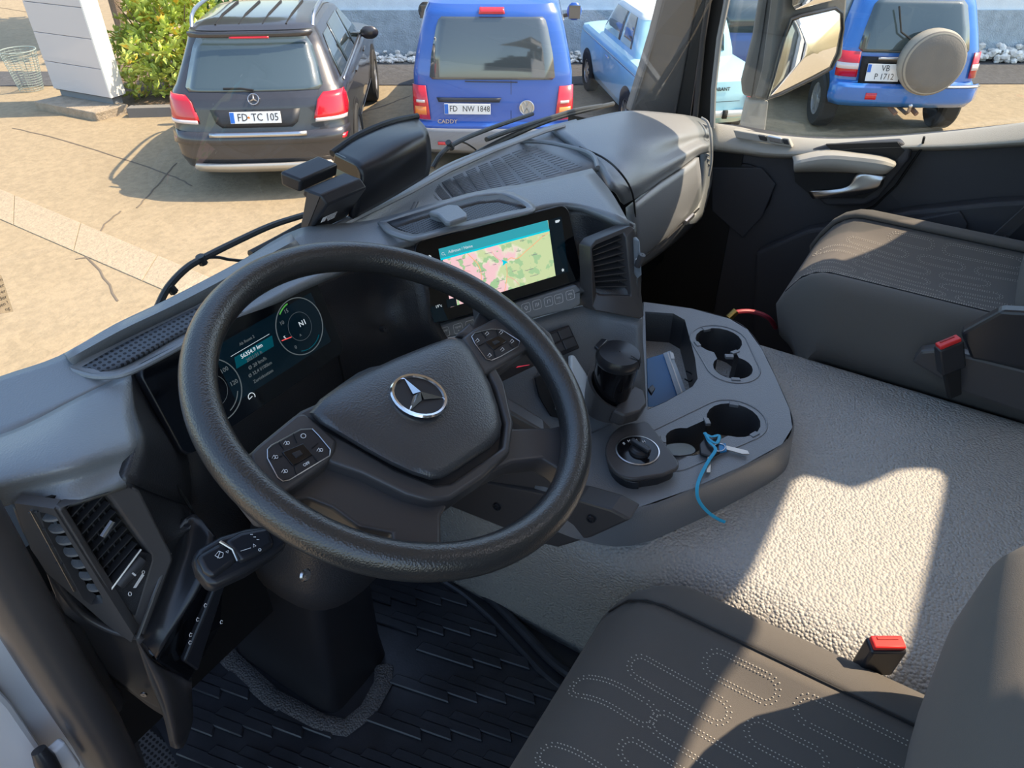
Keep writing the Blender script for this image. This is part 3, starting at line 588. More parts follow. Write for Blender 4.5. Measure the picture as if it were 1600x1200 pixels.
# A pillar on the passenger side: trim facing the seat, then seal, then door frame
def strip(name, pxs, xs, ext, mt, **k):
    return poly(name, [X(u, v, x) for (u, v), x in zip(pxs, xs)], ext, mt, kind='structure', **k)
strip('trim_3', [(1042, -30), (1098, -30), (1080, 60), (1064, 150), (1058, 184), (984, 176), (1004, 110), (1022, 50)], [2.0, 2.04, 2.04, 2.04, 2.04, 1.93, 1.95, 1.98], V((.03, .03, 0)), mPillar, smooth=0, bevel=.008)
strip('trim_4', [(1096, -30), (1108, -30), (1078, 185), (1056, 185)], [2.03]*4, V((.03, .02, 0)), mSeal, smooth=0, bevel=.004)
strip('trim_5', [(1108, -30), (1136, -30), (1117, 90), (1111, 194), (1078, 190)], [2.06]*5, V((.04, .02, 0)), mSeal, smooth=0, bevel=.004)
M().tube([X(1112, -30, 2.035), X(1098, 60, 2.035), X(1086, 188, 2.03)], .008, n=8).build('trim_6', mat('seal_sheen', (.05, .05, .055), .4), kind='structure')
M().tube([X(1142, -30, 2.05), X(1124, 60, 2.05), X(1115, 140, 2.05), X(1113, 200, 2.05)], .008, n=8).build('trim_7', mDashR, kind='structure')

# ================================================================ PASSENGER DOOR (setting)
DX = 2.08
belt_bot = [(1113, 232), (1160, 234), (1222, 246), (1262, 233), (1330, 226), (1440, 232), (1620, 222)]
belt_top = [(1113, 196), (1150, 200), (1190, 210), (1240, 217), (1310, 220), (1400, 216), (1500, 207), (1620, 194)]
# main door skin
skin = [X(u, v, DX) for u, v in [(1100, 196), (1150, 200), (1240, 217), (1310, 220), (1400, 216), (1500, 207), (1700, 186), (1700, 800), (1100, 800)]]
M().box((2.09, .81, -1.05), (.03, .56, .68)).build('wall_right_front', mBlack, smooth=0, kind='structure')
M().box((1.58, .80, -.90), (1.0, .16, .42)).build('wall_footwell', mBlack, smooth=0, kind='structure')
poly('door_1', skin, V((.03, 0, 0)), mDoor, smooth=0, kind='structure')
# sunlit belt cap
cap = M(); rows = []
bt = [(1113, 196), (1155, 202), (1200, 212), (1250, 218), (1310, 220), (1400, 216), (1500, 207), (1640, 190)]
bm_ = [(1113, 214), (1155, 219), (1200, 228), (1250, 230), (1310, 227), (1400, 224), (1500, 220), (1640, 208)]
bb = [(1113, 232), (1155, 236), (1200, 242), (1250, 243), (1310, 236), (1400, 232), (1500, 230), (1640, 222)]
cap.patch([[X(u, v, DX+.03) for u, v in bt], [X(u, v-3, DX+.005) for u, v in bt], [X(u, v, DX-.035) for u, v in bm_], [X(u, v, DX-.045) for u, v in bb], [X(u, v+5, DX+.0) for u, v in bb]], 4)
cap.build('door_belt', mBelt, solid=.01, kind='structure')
ds = bpy.data.objects['door_1']
def dprism(name, pxs, x, th, mt, parent=ds, **k): return poly(name, [X(u, v, x) for u, v in pxs], V((th, 0, 0)), mt, parent, **k)
# mirror switch plate on the cap
sw = dprism('switch_plate', [(1145, 203), (1232, 218), (1238, 231), (1150, 216)], DX-.045, .02, mBelt, smooth=0, bevel=.003)
dprism('switch', [(1184, 211), (1196, 213), (1198, 221), (1187, 219)], DX-.052, .01, mDashD, sw, smooth=0, bevel=.002)
dprism('switch', [(1199, 212), (1220, 216), (1222, 225), (1202, 221)], DX-.052, .01, mSatin, sw, smooth=0, bevel=.002)
dprism('switch', [(1222, 217), (1231, 218), (1234, 227), (1224, 225)], DX-.052, .01, mDashD, sw, smooth=0, bevel=.002)
# armrest with grab recess
dprism('grab_surround', [(1236, 240), (1290, 228), (1406, 222), (1424, 232), (1420, 250), (1372, 310), (1350, 322), (1290, 322), (1240, 280)], DX-.045, .04, mDoor, smooth=0, bevel=.008, seg=3)
dprism('grab_recess', [(1290, 226), (1402, 222), (1413, 236), (1392, 258), (1378, 244), (1300, 236)], DX-.047, .01, mBlack, smooth=0)
arm = M().patch([[X(u, v, x) for u, v, x in r] for r in (
    [(1238, 244, DX-.05), (1290, 234, DX-.05), (1340, 238, DX-.05), (1378, 243, DX-.05), (1398, 250, DX-.05)],
    [(1240, 252, DX-.10), (1290, 243, DX-.10), (1340, 246, DX-.10), (1378, 251, DX-.10), (1400, 258, DX-.09)],
    [(1240, 264, DX-.10), (1290, 260, DX-.10), (1340, 264, DX-.10), (1378, 269, DX-.10), (1390, 268, DX-.09)],
    [(1242, 270, DX-.05), (1290, 270, DX-.05), (1340, 272, DX-.05), (1374, 274, DX-.05), (1385, 272, DX-.05)])], 4, kv=3)
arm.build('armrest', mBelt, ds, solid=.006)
dprism('handle_recess', [(1240, 262), (1384, 270), (1378, 292), (1350, 310), (1272, 310), (1242, 284)], DX-.055, .01, mBlack, smooth=0)
hd = M().patch([[X(1263, 299, DX-.06), X(1300, 296, DX-.07), X(1326, 290, DX-.075), X(1342, 271, DX-.075), X(1384, 275, DX-.075)],
                [X(1266, 306, DX-.06), X(1300, 303, DX-.075), X(1335, 298, DX-.08), X(1368, 291, DX-.08), X(1378, 282, DX-.08)],
                [X(1270, 311, DX-.06), X(1300, 309, DX-.07), X(1335, 306, DX-.07), X(1368, 298, DX-.07), X(1376, 288, DX-.07)]], 5)
hd.build('door_handle', mSatin, ds, solid=.006)
# seam, speaker grille, lower pocket lines
M().tube([X(1444, 214, DX-.048), X(1440, 232, DX-.03), X(1400, 290, DX-.004), X(1366, 322, DX-.004), X(1330, 336, DX-.004)], .003, n=6).build('seam', mBlack, ds)
sp = M(); spc = X(1160, 300, DX-.004)
sp.lathe([(.001, 0), (.075, 0), (.08, .004), (.084, 0)], frame(spc, V((0, 1, 0)), V((0, 0, 1))), 32, False)
for i in range(-6, 7):
    for j in range(-6, 7):
        if i*i+j*j < 36: sp.box((i*.0115+(j % 2)*.0057, j*.0105, .003 if False else -.003), (.006, .006, .003), frame(spc, V((0, 1, 0)), V((0, 0, 1))))
sp.build('speaker_grille', mSmooth, ds)
dprism('lower_panel', [(1112, 262), (1190, 262), (1212, 288), (1190, 340), (1160, 372), (1112, 330)], DX-.01, .008, mDoor, smooth=0, bevel=.003)
dprism('pocket_panel', [(1180, 395), (1260, 360), (1420, 330), (1560, 316), (1700, 310), (1700, 800), (1165, 800)], DX-.05, .045, mDoor, smooth=0, bevel=.01, seg=3)
dprism('pocket_lid', [(1360, 356), (1500, 330), (1512, 350), (1500, 400), (1480, 440), (1340, 420)], DX-.06, .012, mDoor, smooth=0, bevel=.004)
# side window glass and frame
poly('window_2', [X(u, v, DX+.03) for u, v in [(1110, -60), (1110, 205), (1240, 225), (1400, 222), (1720, 190), (1800, -60)]], V((.004, 0, 0)), mGlassS, smooth=0, kind='structure')

# ================================================================ ENGINE TUNNEL
tn = M()
xs = [(.79, -1.36), (.765, -1.15), (.742, -1.00), (.752, -.952), (.79, -.925), (.85, -.918), (1.1, -.915), (1.40, -.918), (1.46, -.925), (1.485, -.96), (1.49, -1.05), (1.50, -1.36)]
def tun_dx(y): return -.065*max(0, min(1, (y-.05)/.6))*0
rows = []
for y in (1.0, .75, .5, .3, .1, -.15, -.4, -.8, -1.6):
    k = max(0, min(1, (.35-y)/.5)); k = k*k*(3-2*k)
    lx = .012*(1-k)                                            # the near side flares out towards the pedals
    rows.append([V((x+(lx if x < 1 else 0)*(1 if z > -1.2 else 1.3), y, z)) for x, z in xs])
tn.patch(rows, 3, toward=V((1.1, 0, 2)))
to = tn.build('engine_tunnel', mTun, solid=.01, smooth=60, kind='structure')
# ================================================================ DASHBOARD
db = thing('dashboard', 'black moulded truck dashboard curving under the whole windscreen', 'dashboard', (.9, .75, -.6))
def zp(l): return [Z(u, v, z) for u, v, z in l]
def mix(*specs):   # spec (u,v,'y',val) etc.
    return [{'z': Z, 'y': Y, 'x': X}[a](u, v, b) for u, v, a, b in specs]
# hood over the instruments
hA = M().patch([
    mix((-90, 625, 'z', -.475), (0, 588, 'z', -.475), (92, 556, 'z', -.475), (180, 506, 'z', -.478), (262, 467, 'z', -.478), (375, 408, 'z', -.48), (470, 356, 'z', -.482), (585, 343, 'z', -.492), (745, 299, 'z', -.505), (830, 285, 'z', -.512), (925, 263, 'z', -.52)),
    mix((-90, 660, 'z', -.478), (10, 622, 'z', -.479), (120, 590, 'z', -.482), (195, 560, 'z', -.488), (285, 516, 'z', -.488), (400, 455, 'z', -.488), (480, 412, 'z', -.49), (610, 365, 'z', -.498), (755, 326, 'z', -.508), (850, 305, 'z', -.515), (955, 300, 'z', -.522)),
    mix((-80, 700, 'z', -.485), (20, 672, 'z', -.484), (120, 622, 'z', -.485), (205, 580, 'z', -.493), (300, 532, 'z', -.493), (410, 476, 'z', -.493), (487, 437, 'z', -.494), (645, 377, 'z', -.508), (770, 346, 'z', -.514), (885, 318, 'z', -.52), (984, 350, 'z', -.53))], 4)
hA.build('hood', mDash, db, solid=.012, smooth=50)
# the left horn wrapping towards the driver's door
hB = M().patch([
    mix((-80, 700, 'z', -.485), (20, 672, 'z', -.484), (120, 622, 'z', -.485), (205, 580, 'z', -.493)),
    mix((-70, 730, 'z', -.478), (30, 705, 'z', -.477), (115, 672, 'z', -.480), (205, 640, 'z', -.50)),
    mix((-40, 762, 'z', -.480), (38, 742, 'z', -.480), (120, 722, 'z', -.482), (215, 690, 'z', -.505)),
    mix((-20, 785, 'z', -.498), (45, 762, 'z', -.498), (118, 748, 'z', -.500), (205, 722, 'z', -.515)),
    mix((-20, 800, 'z', -.512), (46, 782, 'z', -.512), (106, 787, 'z', -.512), (196, 752, 'z', -.518))], 5)
hB.build('hood_corner', mDash, db, solid=.012, smooth=60)
hC = M().patch([
    mix((205, 580, 'z', -.493), (208, 582, 'z', -.497)),
    mix((205, 640, 'z', -.50), (246, 645, 'y', .712)),
    mix((215, 690, 'z', -.505), (292, 716, 'y', .70)),
    mix((198, 752, 'z', -.518), (300, 792, 'y', .69))], 5)
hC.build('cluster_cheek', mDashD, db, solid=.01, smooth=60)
hD = M().patch([mix((198, 752, 'z', -.518), (250, 765, 'y', .655), (300, 792, 'y', .69)),
                mix((228, 800, 'y', .625), (262, 815, 'y', .645), (308, 810, 'y', .68)),
                mix((264, 866, 'y', .628), (282, 842, 'y', .635), (302, 815, 'y', .655))], 4)
hD.build('cheek_lower', mDashD, db, solid=.01, smooth=60)
# fascia: behind and between both displays
fa = M().patch([
    mix((206, 581, 'z', -.497), (345, 508, 'z', -.497), (487, 437, 'z', -.497), (570, 406, 'z', -.503), (645, 377, 'z', -.512), (660, 372, 'z', -.513)),
    mix((250, 650, 'y', .72), (372, 580, 'y', .72), (505, 495, 'y', .72), (590, 460, 'y', .72), (660, 445, 'z', -.57), (672, 445, 'z', -.58)),
    mix((292, 718, 'y', .705), (400, 647, 'y', .705), (525, 550, 'y', .71), (610, 522, 'y', .70), (672, 514, 'z', -.640), (690, 512, 'z', -.645)),
    mix((302, 795, 'y', .71), (430, 722, 'y', .72), (560, 625, 'y', .72), (640, 580, 'y', .70), (700, 560, 'z', -.70), (720, 556, 'z', -.70)),
    mix((350, 900, 'y', .74), (470, 800, 'y', .76), (600, 700, 'y', .76), (680, 660, 'y', .73), (740, 640, 'z', -.79), (760, 636, 'z', -.79))], 4)
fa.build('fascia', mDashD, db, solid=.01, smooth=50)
b_ = Y(600, 513, .695)
M().lathe([(.001, .004), (.006, .004), (.0065, 0), (.0065, -.004)], frame(b_, V((1, 0, 0)), V((0, .3, 1))), 20, False).build('round_cap', mDashD, db)
M().tube([Y(528, 550, .703), Y(532, 570, .705), Y(538, 600, .71)], .0016, n=6).build('seam', mBlack, db)
M().tube(spline([Y(238, 672, .70), Y(246, 705, .69), Y(268, 745, .675), Y(296, 790, .67), Y(306, 806, .665)], 4), .002, n=6).build('seam', mBlack, db)
# driver's storage shelf: ridge, perforated mat, lip
rg = [(100, 552), (180, 508), (262, 469), (330, 434), (400, 396), (455, 366)]
r0 = [Z(u, v, -.468) for u, v in rg]; r1 = [Z(u+7, v+9, -.468) for u, v in rg]; r2 = [Z(u+20, v+24, -.487) for u, v in rg]; r3 = [Z(u, v, -.49) for u, v in rg]
M().loft([spline(r, 4) for r in (r3, r0, r1, r2)], False, False).build('shelf_ridge', mDash, db, smooth=30, solid=.003)
mPerf = mat('perforated_mat', (.10, .112, .13), .55)
def dots(mt, sc, size=.3, depth=.001):
    t = mt.node_tree; b = t.nodes['Principled BSDF']; ge = t.nodes.new('ShaderNodeNewGeometry')
    sp_ = t.nodes.new('ShaderNodeVectorMath'); sp_.operation = 'SCALE'; sp_.inputs[3].default_value = sc
    fr_ = t.nodes.new('ShaderNodeVectorMath'); fr_.operation = 'FRACTION'; sb = t.nodes.new('ShaderNodeVectorMath'); sb.operation = 'SUBTRACT'; sb.inputs[1].default_value = (.5, .5, 0)
    mu = t.nodes.new('ShaderNodeVectorMath'); mu.operation = 'MULTIPLY'; mu.inputs[1].default_value = (1, 1, 0); ln = t.nodes.new('ShaderNodeVectorMath'); ln.operation = 'LENGTH'
    lt = t.nodes.new('ShaderNodeMath'); lt.operation = 'LESS_THAN'; lt.inputs[1].default_value = size
    mx = t.nodes.new('ShaderNodeMix'); mx.data_type = 'RGBA'; c = b.inputs['Base Color'].default_value[:]; mx.inputs[6].default_value = c; mx.inputs[7].default_value = (c[0]*.12, c[1]*.12, c[2]*.12, 1)
    for a, b2_ in ((ge.outputs['Position'], sp_.inputs[0]), (sp_.outputs[0], fr_.inputs[0]), (fr_.outputs[0], sb.inputs[0]), (sb.outputs[0], mu.inputs[0]), (mu.outputs[0], ln.inputs[0]), (ln.outputs['Value'], lt.inputs[0]), (lt.outputs[0], mx.inputs[0]), (mx.outputs[2], b.inputs['Base Color'])): t.links.new(a, b2_)
dots(mPerf, 150)
mf = M().patch([[Z(u, v, -.4805) for u, v in [(128, 573), (185, 540), (260, 503), (340, 462), (420, 420), (475, 392)]],
                [Z(u, v, -.4855) for u, v in [(150, 583), (198, 566), (280, 522), (370, 475), (440, 436), (478, 415)]]], 4)
mf.build('shelf_mat', mPerf, db, solid=.004, off=-1)
M().tube(spline([Z(u, v, -.4825) for u, v in [(92, 562), (98, 572), (125, 583), (158, 589), (205, 581), (300, 532)]], 5), .0035, n=8).build('shelf_lip', mDash, db)
# centre storage tray: rim, floor, back wall and the stopper
tray_o = [(590, 347), (640, 328), (700, 311), (745, 299), (788, 297), (822, 310), (836, 322), (832, 330), (800, 338), (740, 352), (690, 364), (652, 374), (632, 372), (605, 362)]
tray_i = [(604, 347), (640, 336), (700, 319), (745, 307), (785, 304), (812, 315), (822, 323), (818, 326), (795, 330), (740, 343), (690, 356), (655, 365), (640, 364), (618, 357)]
zt = lambda u: -.494-.018*(u-590)/246
M().loft([spline([Z(u, v, zt(u)+.006) for u, v in tray_o]+[Z(*tray_o[0], zt(590)+.006)], 3), spline([Z(u, v, zt(u)+.007) for u, v in tray_i]+[Z(*tray_i[0], zt(590)+.007)], 3)], False, False).build('tray_rim', mDash, db, solid=.004, smooth=40)
bw = [(604, 347), (640, 336), (700, 319), (745, 307), (785, 304), (812, 315), (822, 323)]
bwb = [(622, 357), (655, 345), (705, 331), (750, 320), (778, 317), (800, 322), (815, 327)]
M().loft([[Z(u, v, zt(u)+.007) for u, v in bw], [Z(u, v, zt(u)+.002) for u, v in bwb]], False, False).build('tray_wall', mDashD, db, solid=.002)
mPerf2 = mat('ribbed_mat', (.105, .115, .13), .55); dots(mPerf2, 190, .34)
poly('tray_mat', [Z(u, v, zt(u)+.0025) for u, v in [(620, 356), (660, 343), (710, 329), (752, 318), (780, 316), (818, 326), (795, 330), (740, 343), (690, 356), (655, 365), (640, 364)]], V((0, 0, -.002)), mPerf2, db, smooth=0)
sp_top = [(669, 330), (700, 319), (716, 320), (730, 333), (729, 338), (703, 347), (695, 345), (684, 334)]
poly('tray_stop', [Z(u, v, -.478) for u, v in sp_top], V((0, 0, -.009)), mDash, db, smooth=40, bevel=.003, seg=3)
poly('stop_leg', [Z(u, v, -.488) for u, v in [(672, 333), (690, 328), (694, 338), (684, 337)]], V((0, 0, -.014)), mDash, db, smooth=0)
# lower shelf along the windscreen with its air slots
back = [(470, 385, -.50), (560, 338, -.515), (640, 299, -.53), (700, 266, -.535), (770, 236, -.54), (850, 206, -.55)]
lowf = M().patch([zp([(478, 372, -.495), (560, 330, -.51), (640, 291, -.525), (700, 259, -.53), (770, 228, -.54), (850, 199, -.555), (900, 186, -.56)]),
                  zp([(510, 395, -.53), (600, 340, -.54), (680, 298, -.55), (740, 265, -.56), (810, 236, -.565), (862, 218, -.567), (920, 205, -.57)]),
                  zp([(585, 400, -.56), (660, 365, -.57), (720, 335, -.575), (790, 310, -.578), (850, 292, -.58), (905, 272, -.58), (950, 256, -.575)])], 4)
lowf.build('defrost_shelf', mDash, db, solid=.01, smooth=50)
def lowpt(a, b):      # a along, b across (0 back, 1 front)
    B0 = [(640, 314, -.5465), (700, 282, -.551), (770, 252, -.558), (830, 228, -.561)]; B1 = [(655, 322, -.556), (720, 308, -.565), (800, 294, -.570), (918, 262, -.5745)]
    p = cr([Z(*q) for q in B0], a*3); q = cr([Z(*r) for r in B1], a*3); return p.lerp(q, b)
sl_ = M()
for i in range(11):
    for j in range(15):
        a = (i+.12)/11; b = (j+.3)/15; a2 = a+.065; r = .0016
        p, q = lowpt(a, b), lowpt(a2, b); sl_.tube([p+V((0, 0, .002)), q+V((0, 0, .002))], r, n=5, flat=.5)
sl_.build('air_slot', mat('slot_shadow_plastic', (.10, .11, .125), .5), db, kind='stuff')
M().tube([Z(u, v, z+.006) for u, v, z in [(478, 380, -.497), (560, 338, -.512), (640, 299, -.527), (700, 266, -.532), (770, 235, -.54), (850, 205, -.555), (880, 196, -.56)]], .008, n=8, flat=.6).build('screen_rail', mDashR, db)
for k_ in (0, 1): M().tube([Z(648+k_*6, 316, -.541), Z(641+k_*6, 331, -.551)], .0022, n=6).build('rib', mDash, db)
M().tube(spline([Z(u, v, -.556) for u, v in [(812, 221), (850, 222), (900, 232), (926, 243), (934, 262)]], 4), .005, n=8).build('shelf_border', mDash, db)
# passenger side hump
hu = M().patch([
    mix((860, 199, 'z', -.555), (920, 184, 'z', -.562), (980, 173, 'z', -.57), (1040, 176, 'z', -.588), (1085, 182, 'z', -.62), (1104, 190, 'z', -.645)),
    mix((880, 212, 'z', -.555), (940, 202, 'z', -.560), (1000, 192, 'z', -.572), (1050, 193, 'z', -.595), (1090, 196, 'z', -.628), (1108, 201, 'z', -.65)),
    mix((905, 230, 'z', -.562), (960, 226, 'z', -.566), (1010, 218, 'z', -.578), (1060, 212, 'z', -.607), (1092, 209, 'z', -.642), (1109, 210, 'z', -.66)),
    mix((932, 252, 'z', -.570), (975, 256, 'z', -.576), (1022, 246, 'y', .61), (1064, 228, 'y', .61), (1092, 218, 'y', .61), (1109, 218, 'y', .61)),
    mix((958, 290, 'y', .59), (995, 288, 'y', .585), (1030, 268, 'y', .585), (1066, 246, 'y', .585), (1092, 230, 'y', .585), (1109, 226, 'y', .585)),
    mix((975, 320, 'y', .60), (1002, 305, 'y', .59), (1034, 284, 'y', .59), (1068, 261, 'y', .59), (1092, 243, 'y', .59), (1109, 238, 'y', .59))], 5)
hu.build('passenger_hood', mDash, db, solid=.012, smooth=60)
M().tube(spline(mix((905, 230, 'z', -.557), (940, 245, 'z', -.562), (966, 266, 'y', .592), (986, 296, 'y', .582), (992, 330, 'y', .585), (994, 380, 'y', .59)), 4), .0022, n=6).build('seam', mBlack, db)
gb = thing  # glove box: lid with its band and lock
gl_ = M().patch([mix((985, 326, 'y', .588), (1030, 290, 'y', .58), (1066, 266, 'y', .58), (1092, 246, 'y', .58)),
                 mix((988, 370, 'y', .585), (1034, 335, 'y', .572), (1070, 305, 'y', .572), (1096, 282, 'y', .572)),
                 mix((990, 408, 'y', .60), (1034, 378, 'y', .59), (1070, 350, 'y', .59), (1096, 326, 'y', .59)),
                 mix((990, 425, 'y', .64), (1030, 398, 'y', .64), (1068, 368, 'y', .64), (1092, 345, 'y', .64))], 4)
gl_.build('glove_box_lid', mDash, db, solid=.012, smooth=50)
M().tube(mix((1003, 404, 'y', .585), (1040, 374, 'y', .575), (1092, 326, 'y', .575)), .0025, n=6).build('seam', mBlack, db)
M().tube(mix((1070, 348, 'y', .57), (1082, 336, 'y', .57)), .007, n=8).build('lid_catch', mSatin, db)
# block carrying the round-ended side vent at the far end
ev = M().patch([mix((1086, 184, 'x', 2.0), (1100, 188, 'x', 2.02), (1112, 200, 'x', 2.03)),
                mix((1090, 206, 'x', 1.99), (1103, 208, 'x', 1.995), (1114, 215, 'x', 2.02)),
                mix((1094, 250, 'x', 1.97), (1104, 250, 'x', 1.975), (1114, 250, 'x', 2.01)),
                mix((1090, 300, 'x', 1.93), (1102, 296, 'x', 1.94), (1112, 288, 'x', 1.99)),
                mix((1075, 350, 'x', 1.84), (1088, 348, 'x', 1.87), (1098, 340, 'x', 1.93))], 4)
ev.build('end_block', mDash, db, solid=.01, smooth=60)
# centre stack below
cs = M().patch([
    mix((640, 376, 'z', -.512), (770, 346, 'z', -.518), (885, 318, 'z', -.524), (950, 334, 'z', -.528), (986, 352, 'z', -.532)),
    mix((662, 450, 'z', -.60), (780, 418, 'z', -.602), (895, 390, 'z', -.60), (950, 400, 'z', -.602), (994, 420, 'z', -.60)),
    mix((684, 528, 'z', -.672), (790, 500, 'z', -.67), (910, 455, 'z', -.64), (955, 470, 'z', -.655), (1002, 495, 'z', -.685))], 4)
cs.build('centre_stack', mDashD, db, solid=.012, smooth=50)
cs2 = M().patch([
    mix((690, 532, 'z', -.680), (790, 512, 'z', -.682), (912, 478, 'z', -.672), (955, 486, 'z', -.682), (1003, 499, 'z', -.69)),
    mix((715, 600, 'z', -.755), (815, 585, 'z', -.758), (925, 560, 'z', -.755), (965, 562, 'z', -.76), (1006, 568, 'z', -.765)),
    mix((760, 690, 'z', -.845), (850, 690, 'z', -.85), (930, 672, 'z', -.848), (980, 650, 'z', -.845), (1010, 632, 'z', -.842)),
    mix((765, 715, 'z', -.862), (850, 710, 'z', -.866), (932, 690, 'z', -.862), (985, 666, 'z', -.86), (1010, 645, 'z', -.858))], 4)
cs2.build('stack_lower', mCons, db, solid=.014, smooth=50)
M().prism(mix((1003, 499, 'z', -.69), (1006, 568, 'z', -.765), (1010, 632, 'z', -.842), (1010, 645, 'z', -.858)), V((.02, .25, 0))).build('stack_side', mDashD, db, smooth=0)
M().tube(mix((682, 527, 'z', -.674), (790, 503, 'z', -.674), (912, 462, 'z', -.657)), .004, n=6, flat=.6).build('seam', mBlack, db)
# brown-black lower cover left of the stack
poly('knee_cover', mix((690, 600, 'x', .70), (760, 622, 'x', .72), (850, 676, 'x', .74), (878, 706, 'x', .75), (884, 776, 'x', .75), (770, 757, 'x', .745), (600, 720, 'x', .75)), V((.03, .02, 0)), mBez, db, smooth=0, bevel=.006)
# --- slatted air vents
def slats(parent, tl, tr, bl, br, n, depth, mt, tilt=V((0, 0, -.006)), name='slat', th=.0016):
    for i in range(n):
        f = (i+.5)/n; a = tl.lerp(bl, f); b = tr.lerp(br, f); dn = depth
        M().prism([a, b, b+dn+tilt, a+dn+tilt], V((0, 0, th))).build(name, mt, parent, smooth=0)
def ring_frame(parent, outer, inner, th, mt, name='frame', bevel=.003):
    n = len(outer); m = M(); t = V(th)
    m.loft([[p+t for p in outer], outer, inner, [p+t for p in inner]], False, True)
    return m.build(name, mt, parent, smooth=40, bevel=bevel)
# centre-right vent
v1 = thing('air_vent', 'square air vent with horizontal slats right of the map display', 'air vent', Z(955, 420, -.6), 'dashboard air vents')
o1 = mix((918, 384, 'z', -.553), (926, 374, 'z', -.546), (980, 352, 'z', -.532), (986, 356, 'z', -.536), (1001, 492, 'z', -.684), (996, 497, 'z', -.686), (926, 484, 'z', -.668), (921, 478, 'z', -.663))
i1 = mix((924, 388, 'z', -.556), (930, 382, 'z', -.551), (972, 364, 'z', -.541), (976, 370, 'z', -.545), (984, 456, 'z', -.642), (984, 462, 'z', -.648), (934, 460, 'z', -.644), (930, 456, 'z', -.641))
nv = V((-.35, -.9, .25)).normalized()
ring_frame(v1, [p+nv*.008 for p in o1], [p+nv*.003 for p in i1], -nv*.03, mBez)
poly('duct', [p-nv*.022 for p in i1], -nv*.004, mBlack, v1, smooth=0)
tl, tr, bl, br = [q-nv*.001 for q in mix((927, 386, 'z', -.556), (973, 366, 'z', -.543), (931, 452, 'z', -.637), (983, 452, 'z', -.638))]
for i in range(8):
    f = (i+.5)/8; a = tl.lerp(bl, f); b = tr.lerp(br, f)
    M().prism([a, b, b-nv*.016+V((0, 0, .004)), a-nv*.016+V((0, 0, .004))], V((0, 0, -.0018))).build('slat', mVent, v1, smooth=0)
for i in range(6):
    f = (i+.5)/6; a = tl.lerp(tr, f)-nv*.017; b = bl.lerp(br, f)-nv*.017
    M().tube([a, b], .001, n=4).build('cross_vane', mVent, v1, smooth=0)
q0 = mix((926, 464, 'z', -.650), (984, 465, 'z', -.653), (994, 490, 'z', -.682), (930, 480, 'z', -.664))
poly('wheel_field', [p+nv*.002 for p in q0], -nv*.01, mDashD, v1, smooth=0)
def thumb(parent, c, ax, up, ln, r, ticks=True):
    fr_ = frame(c, ax, up); m = M(); m.lathe([(.001, -ln/2), (r*.95, -ln/2), (r, -ln*.4), (r, ln*.4), (r*.95, ln/2), (.001, ln/2)], fr_ @ Matrix.Rotation(PI/2, 4, 'Y'), 24, False)
    o = m.build('thumb_wheel', mVent, parent); M().box((0, 0, r), (.0018, r*.8, .0012), fr_).build('wheel_mark', mWhite, o, smooth=0); return o
c_ = mix((957, 470, 'z', -.660))[0]; ax_ = (Z(984, 468, -.655)-Z(930, 470, -.655)); thumb(v1, c_+nv*.004, ax_, nv.cross(ax_), .026, .006)
M().prism(mix((946, 479, 'z', -.664), (952, 480, 'z', -.665), (972, 476, 'z', -.663), (971, 473, 'z', -.6605), (952, 478, 'z', -.663)), nv*.0045).build('volume_mark', mWhite, v1, smooth=0)
# small knob on the stack's right edge
kn = M().prism(mix((990, 372, 'z', -.548), (1000, 376, 'z', -.548), (1003, 430, 'z', -.60), (996, 436, 'z', -.61), (992, 420, 'z', -.60)), V((.01, .01, 0))).build('side_bezel', mDash, v1, smooth=0, bevel=.002)
thumb(v1, Z(996, 404, -.578)+V((-.004, -.006, 0)), V((0, -.3, 1)), V((1, 0, 0)), .024, .006)
# driver's vent
v2 = thing('air_vent', 'tall tilted air vent with diagonal slats and chrome tab, left of the wheel', 'air vent', Y(180, 870, .61), 'dashboard air vents')
def YV(u, v, d=0): return Y(u, v, .615-d)
o2 = [YV(*q) for q in [(86, 792), (190, 759), (203, 758), (214, 764), (264, 862), (266, 872), (218, 1000), (211, 996)]]
i2 = [YV(*q) for q in [(102, 790), (154, 770), (166, 773), (176, 784), (234, 864), (235, 876), (209, 962), (203, 958)]]
mVF = mat('vent_surround', (.085, .082, .085), .42)
ring_frame(v2, [p+V((0, -.006, 0)) for p in o2], [p+V((0, .0, 0)) for p in i2], V((0, .014, 0)), mVF)
vin = [YV(*q) for q in [(104, 790), (160, 768), (170, 772), (222, 870), (184, 930), (172, 915)]]
poly('duct', [p+V((0, .016, 0)) for p in [YV(*q) for q in [(88, 790), (180, 758), (250, 870), (214, 985)]]], V((0, .004, 0)), mBlack, v2, smooth=0)
sA = [(102+73*f, 800+121*f) for f in [i/9 for i in range(9)]]
sB = [(128, 776), (150, 770), (164, 776), (174, 788), (183, 801), (192, 814), (201, 827), (209, 840), (216, 851)]
for a, b in zip(sA, sB):
    p, q = YV(*a)+V((0, .003, 0)), YV(*b)+V((0, .003, 0)); d_ = V((0, 1, 0)).cross(q-p).normalized()
    M().prism([p, q, q+V((0, .011, 0))+d_*.003, p+V((0, .011, 0))+d_*.003], d_*.0014).build('slat', mVent, v2, smooth=0)
for i in range(5):
    f = (i+.5)/5; a = YV(104+56*f, 792-22*f)+V((0, .0135, 0)); b = YV(170+48*f, 915-48*f)+V((0, .0135, 0)); M().tube([a, b], .0011, n=4).build('cross_vane', mVent, v2, smooth=0)
M().tube([YV(176, 814, .006), YV(160, 838, .006)], .0035, n=8).build('chrome_tab', mChrome, v2)
poly('wheel_field', [YV(*q) for q in [(168, 922), (218, 862), (240, 866), (240, 878), (212, 964), (206, 958)]], V((0, .01, 0)), mDashD, v2, smooth=0, bevel=.001)
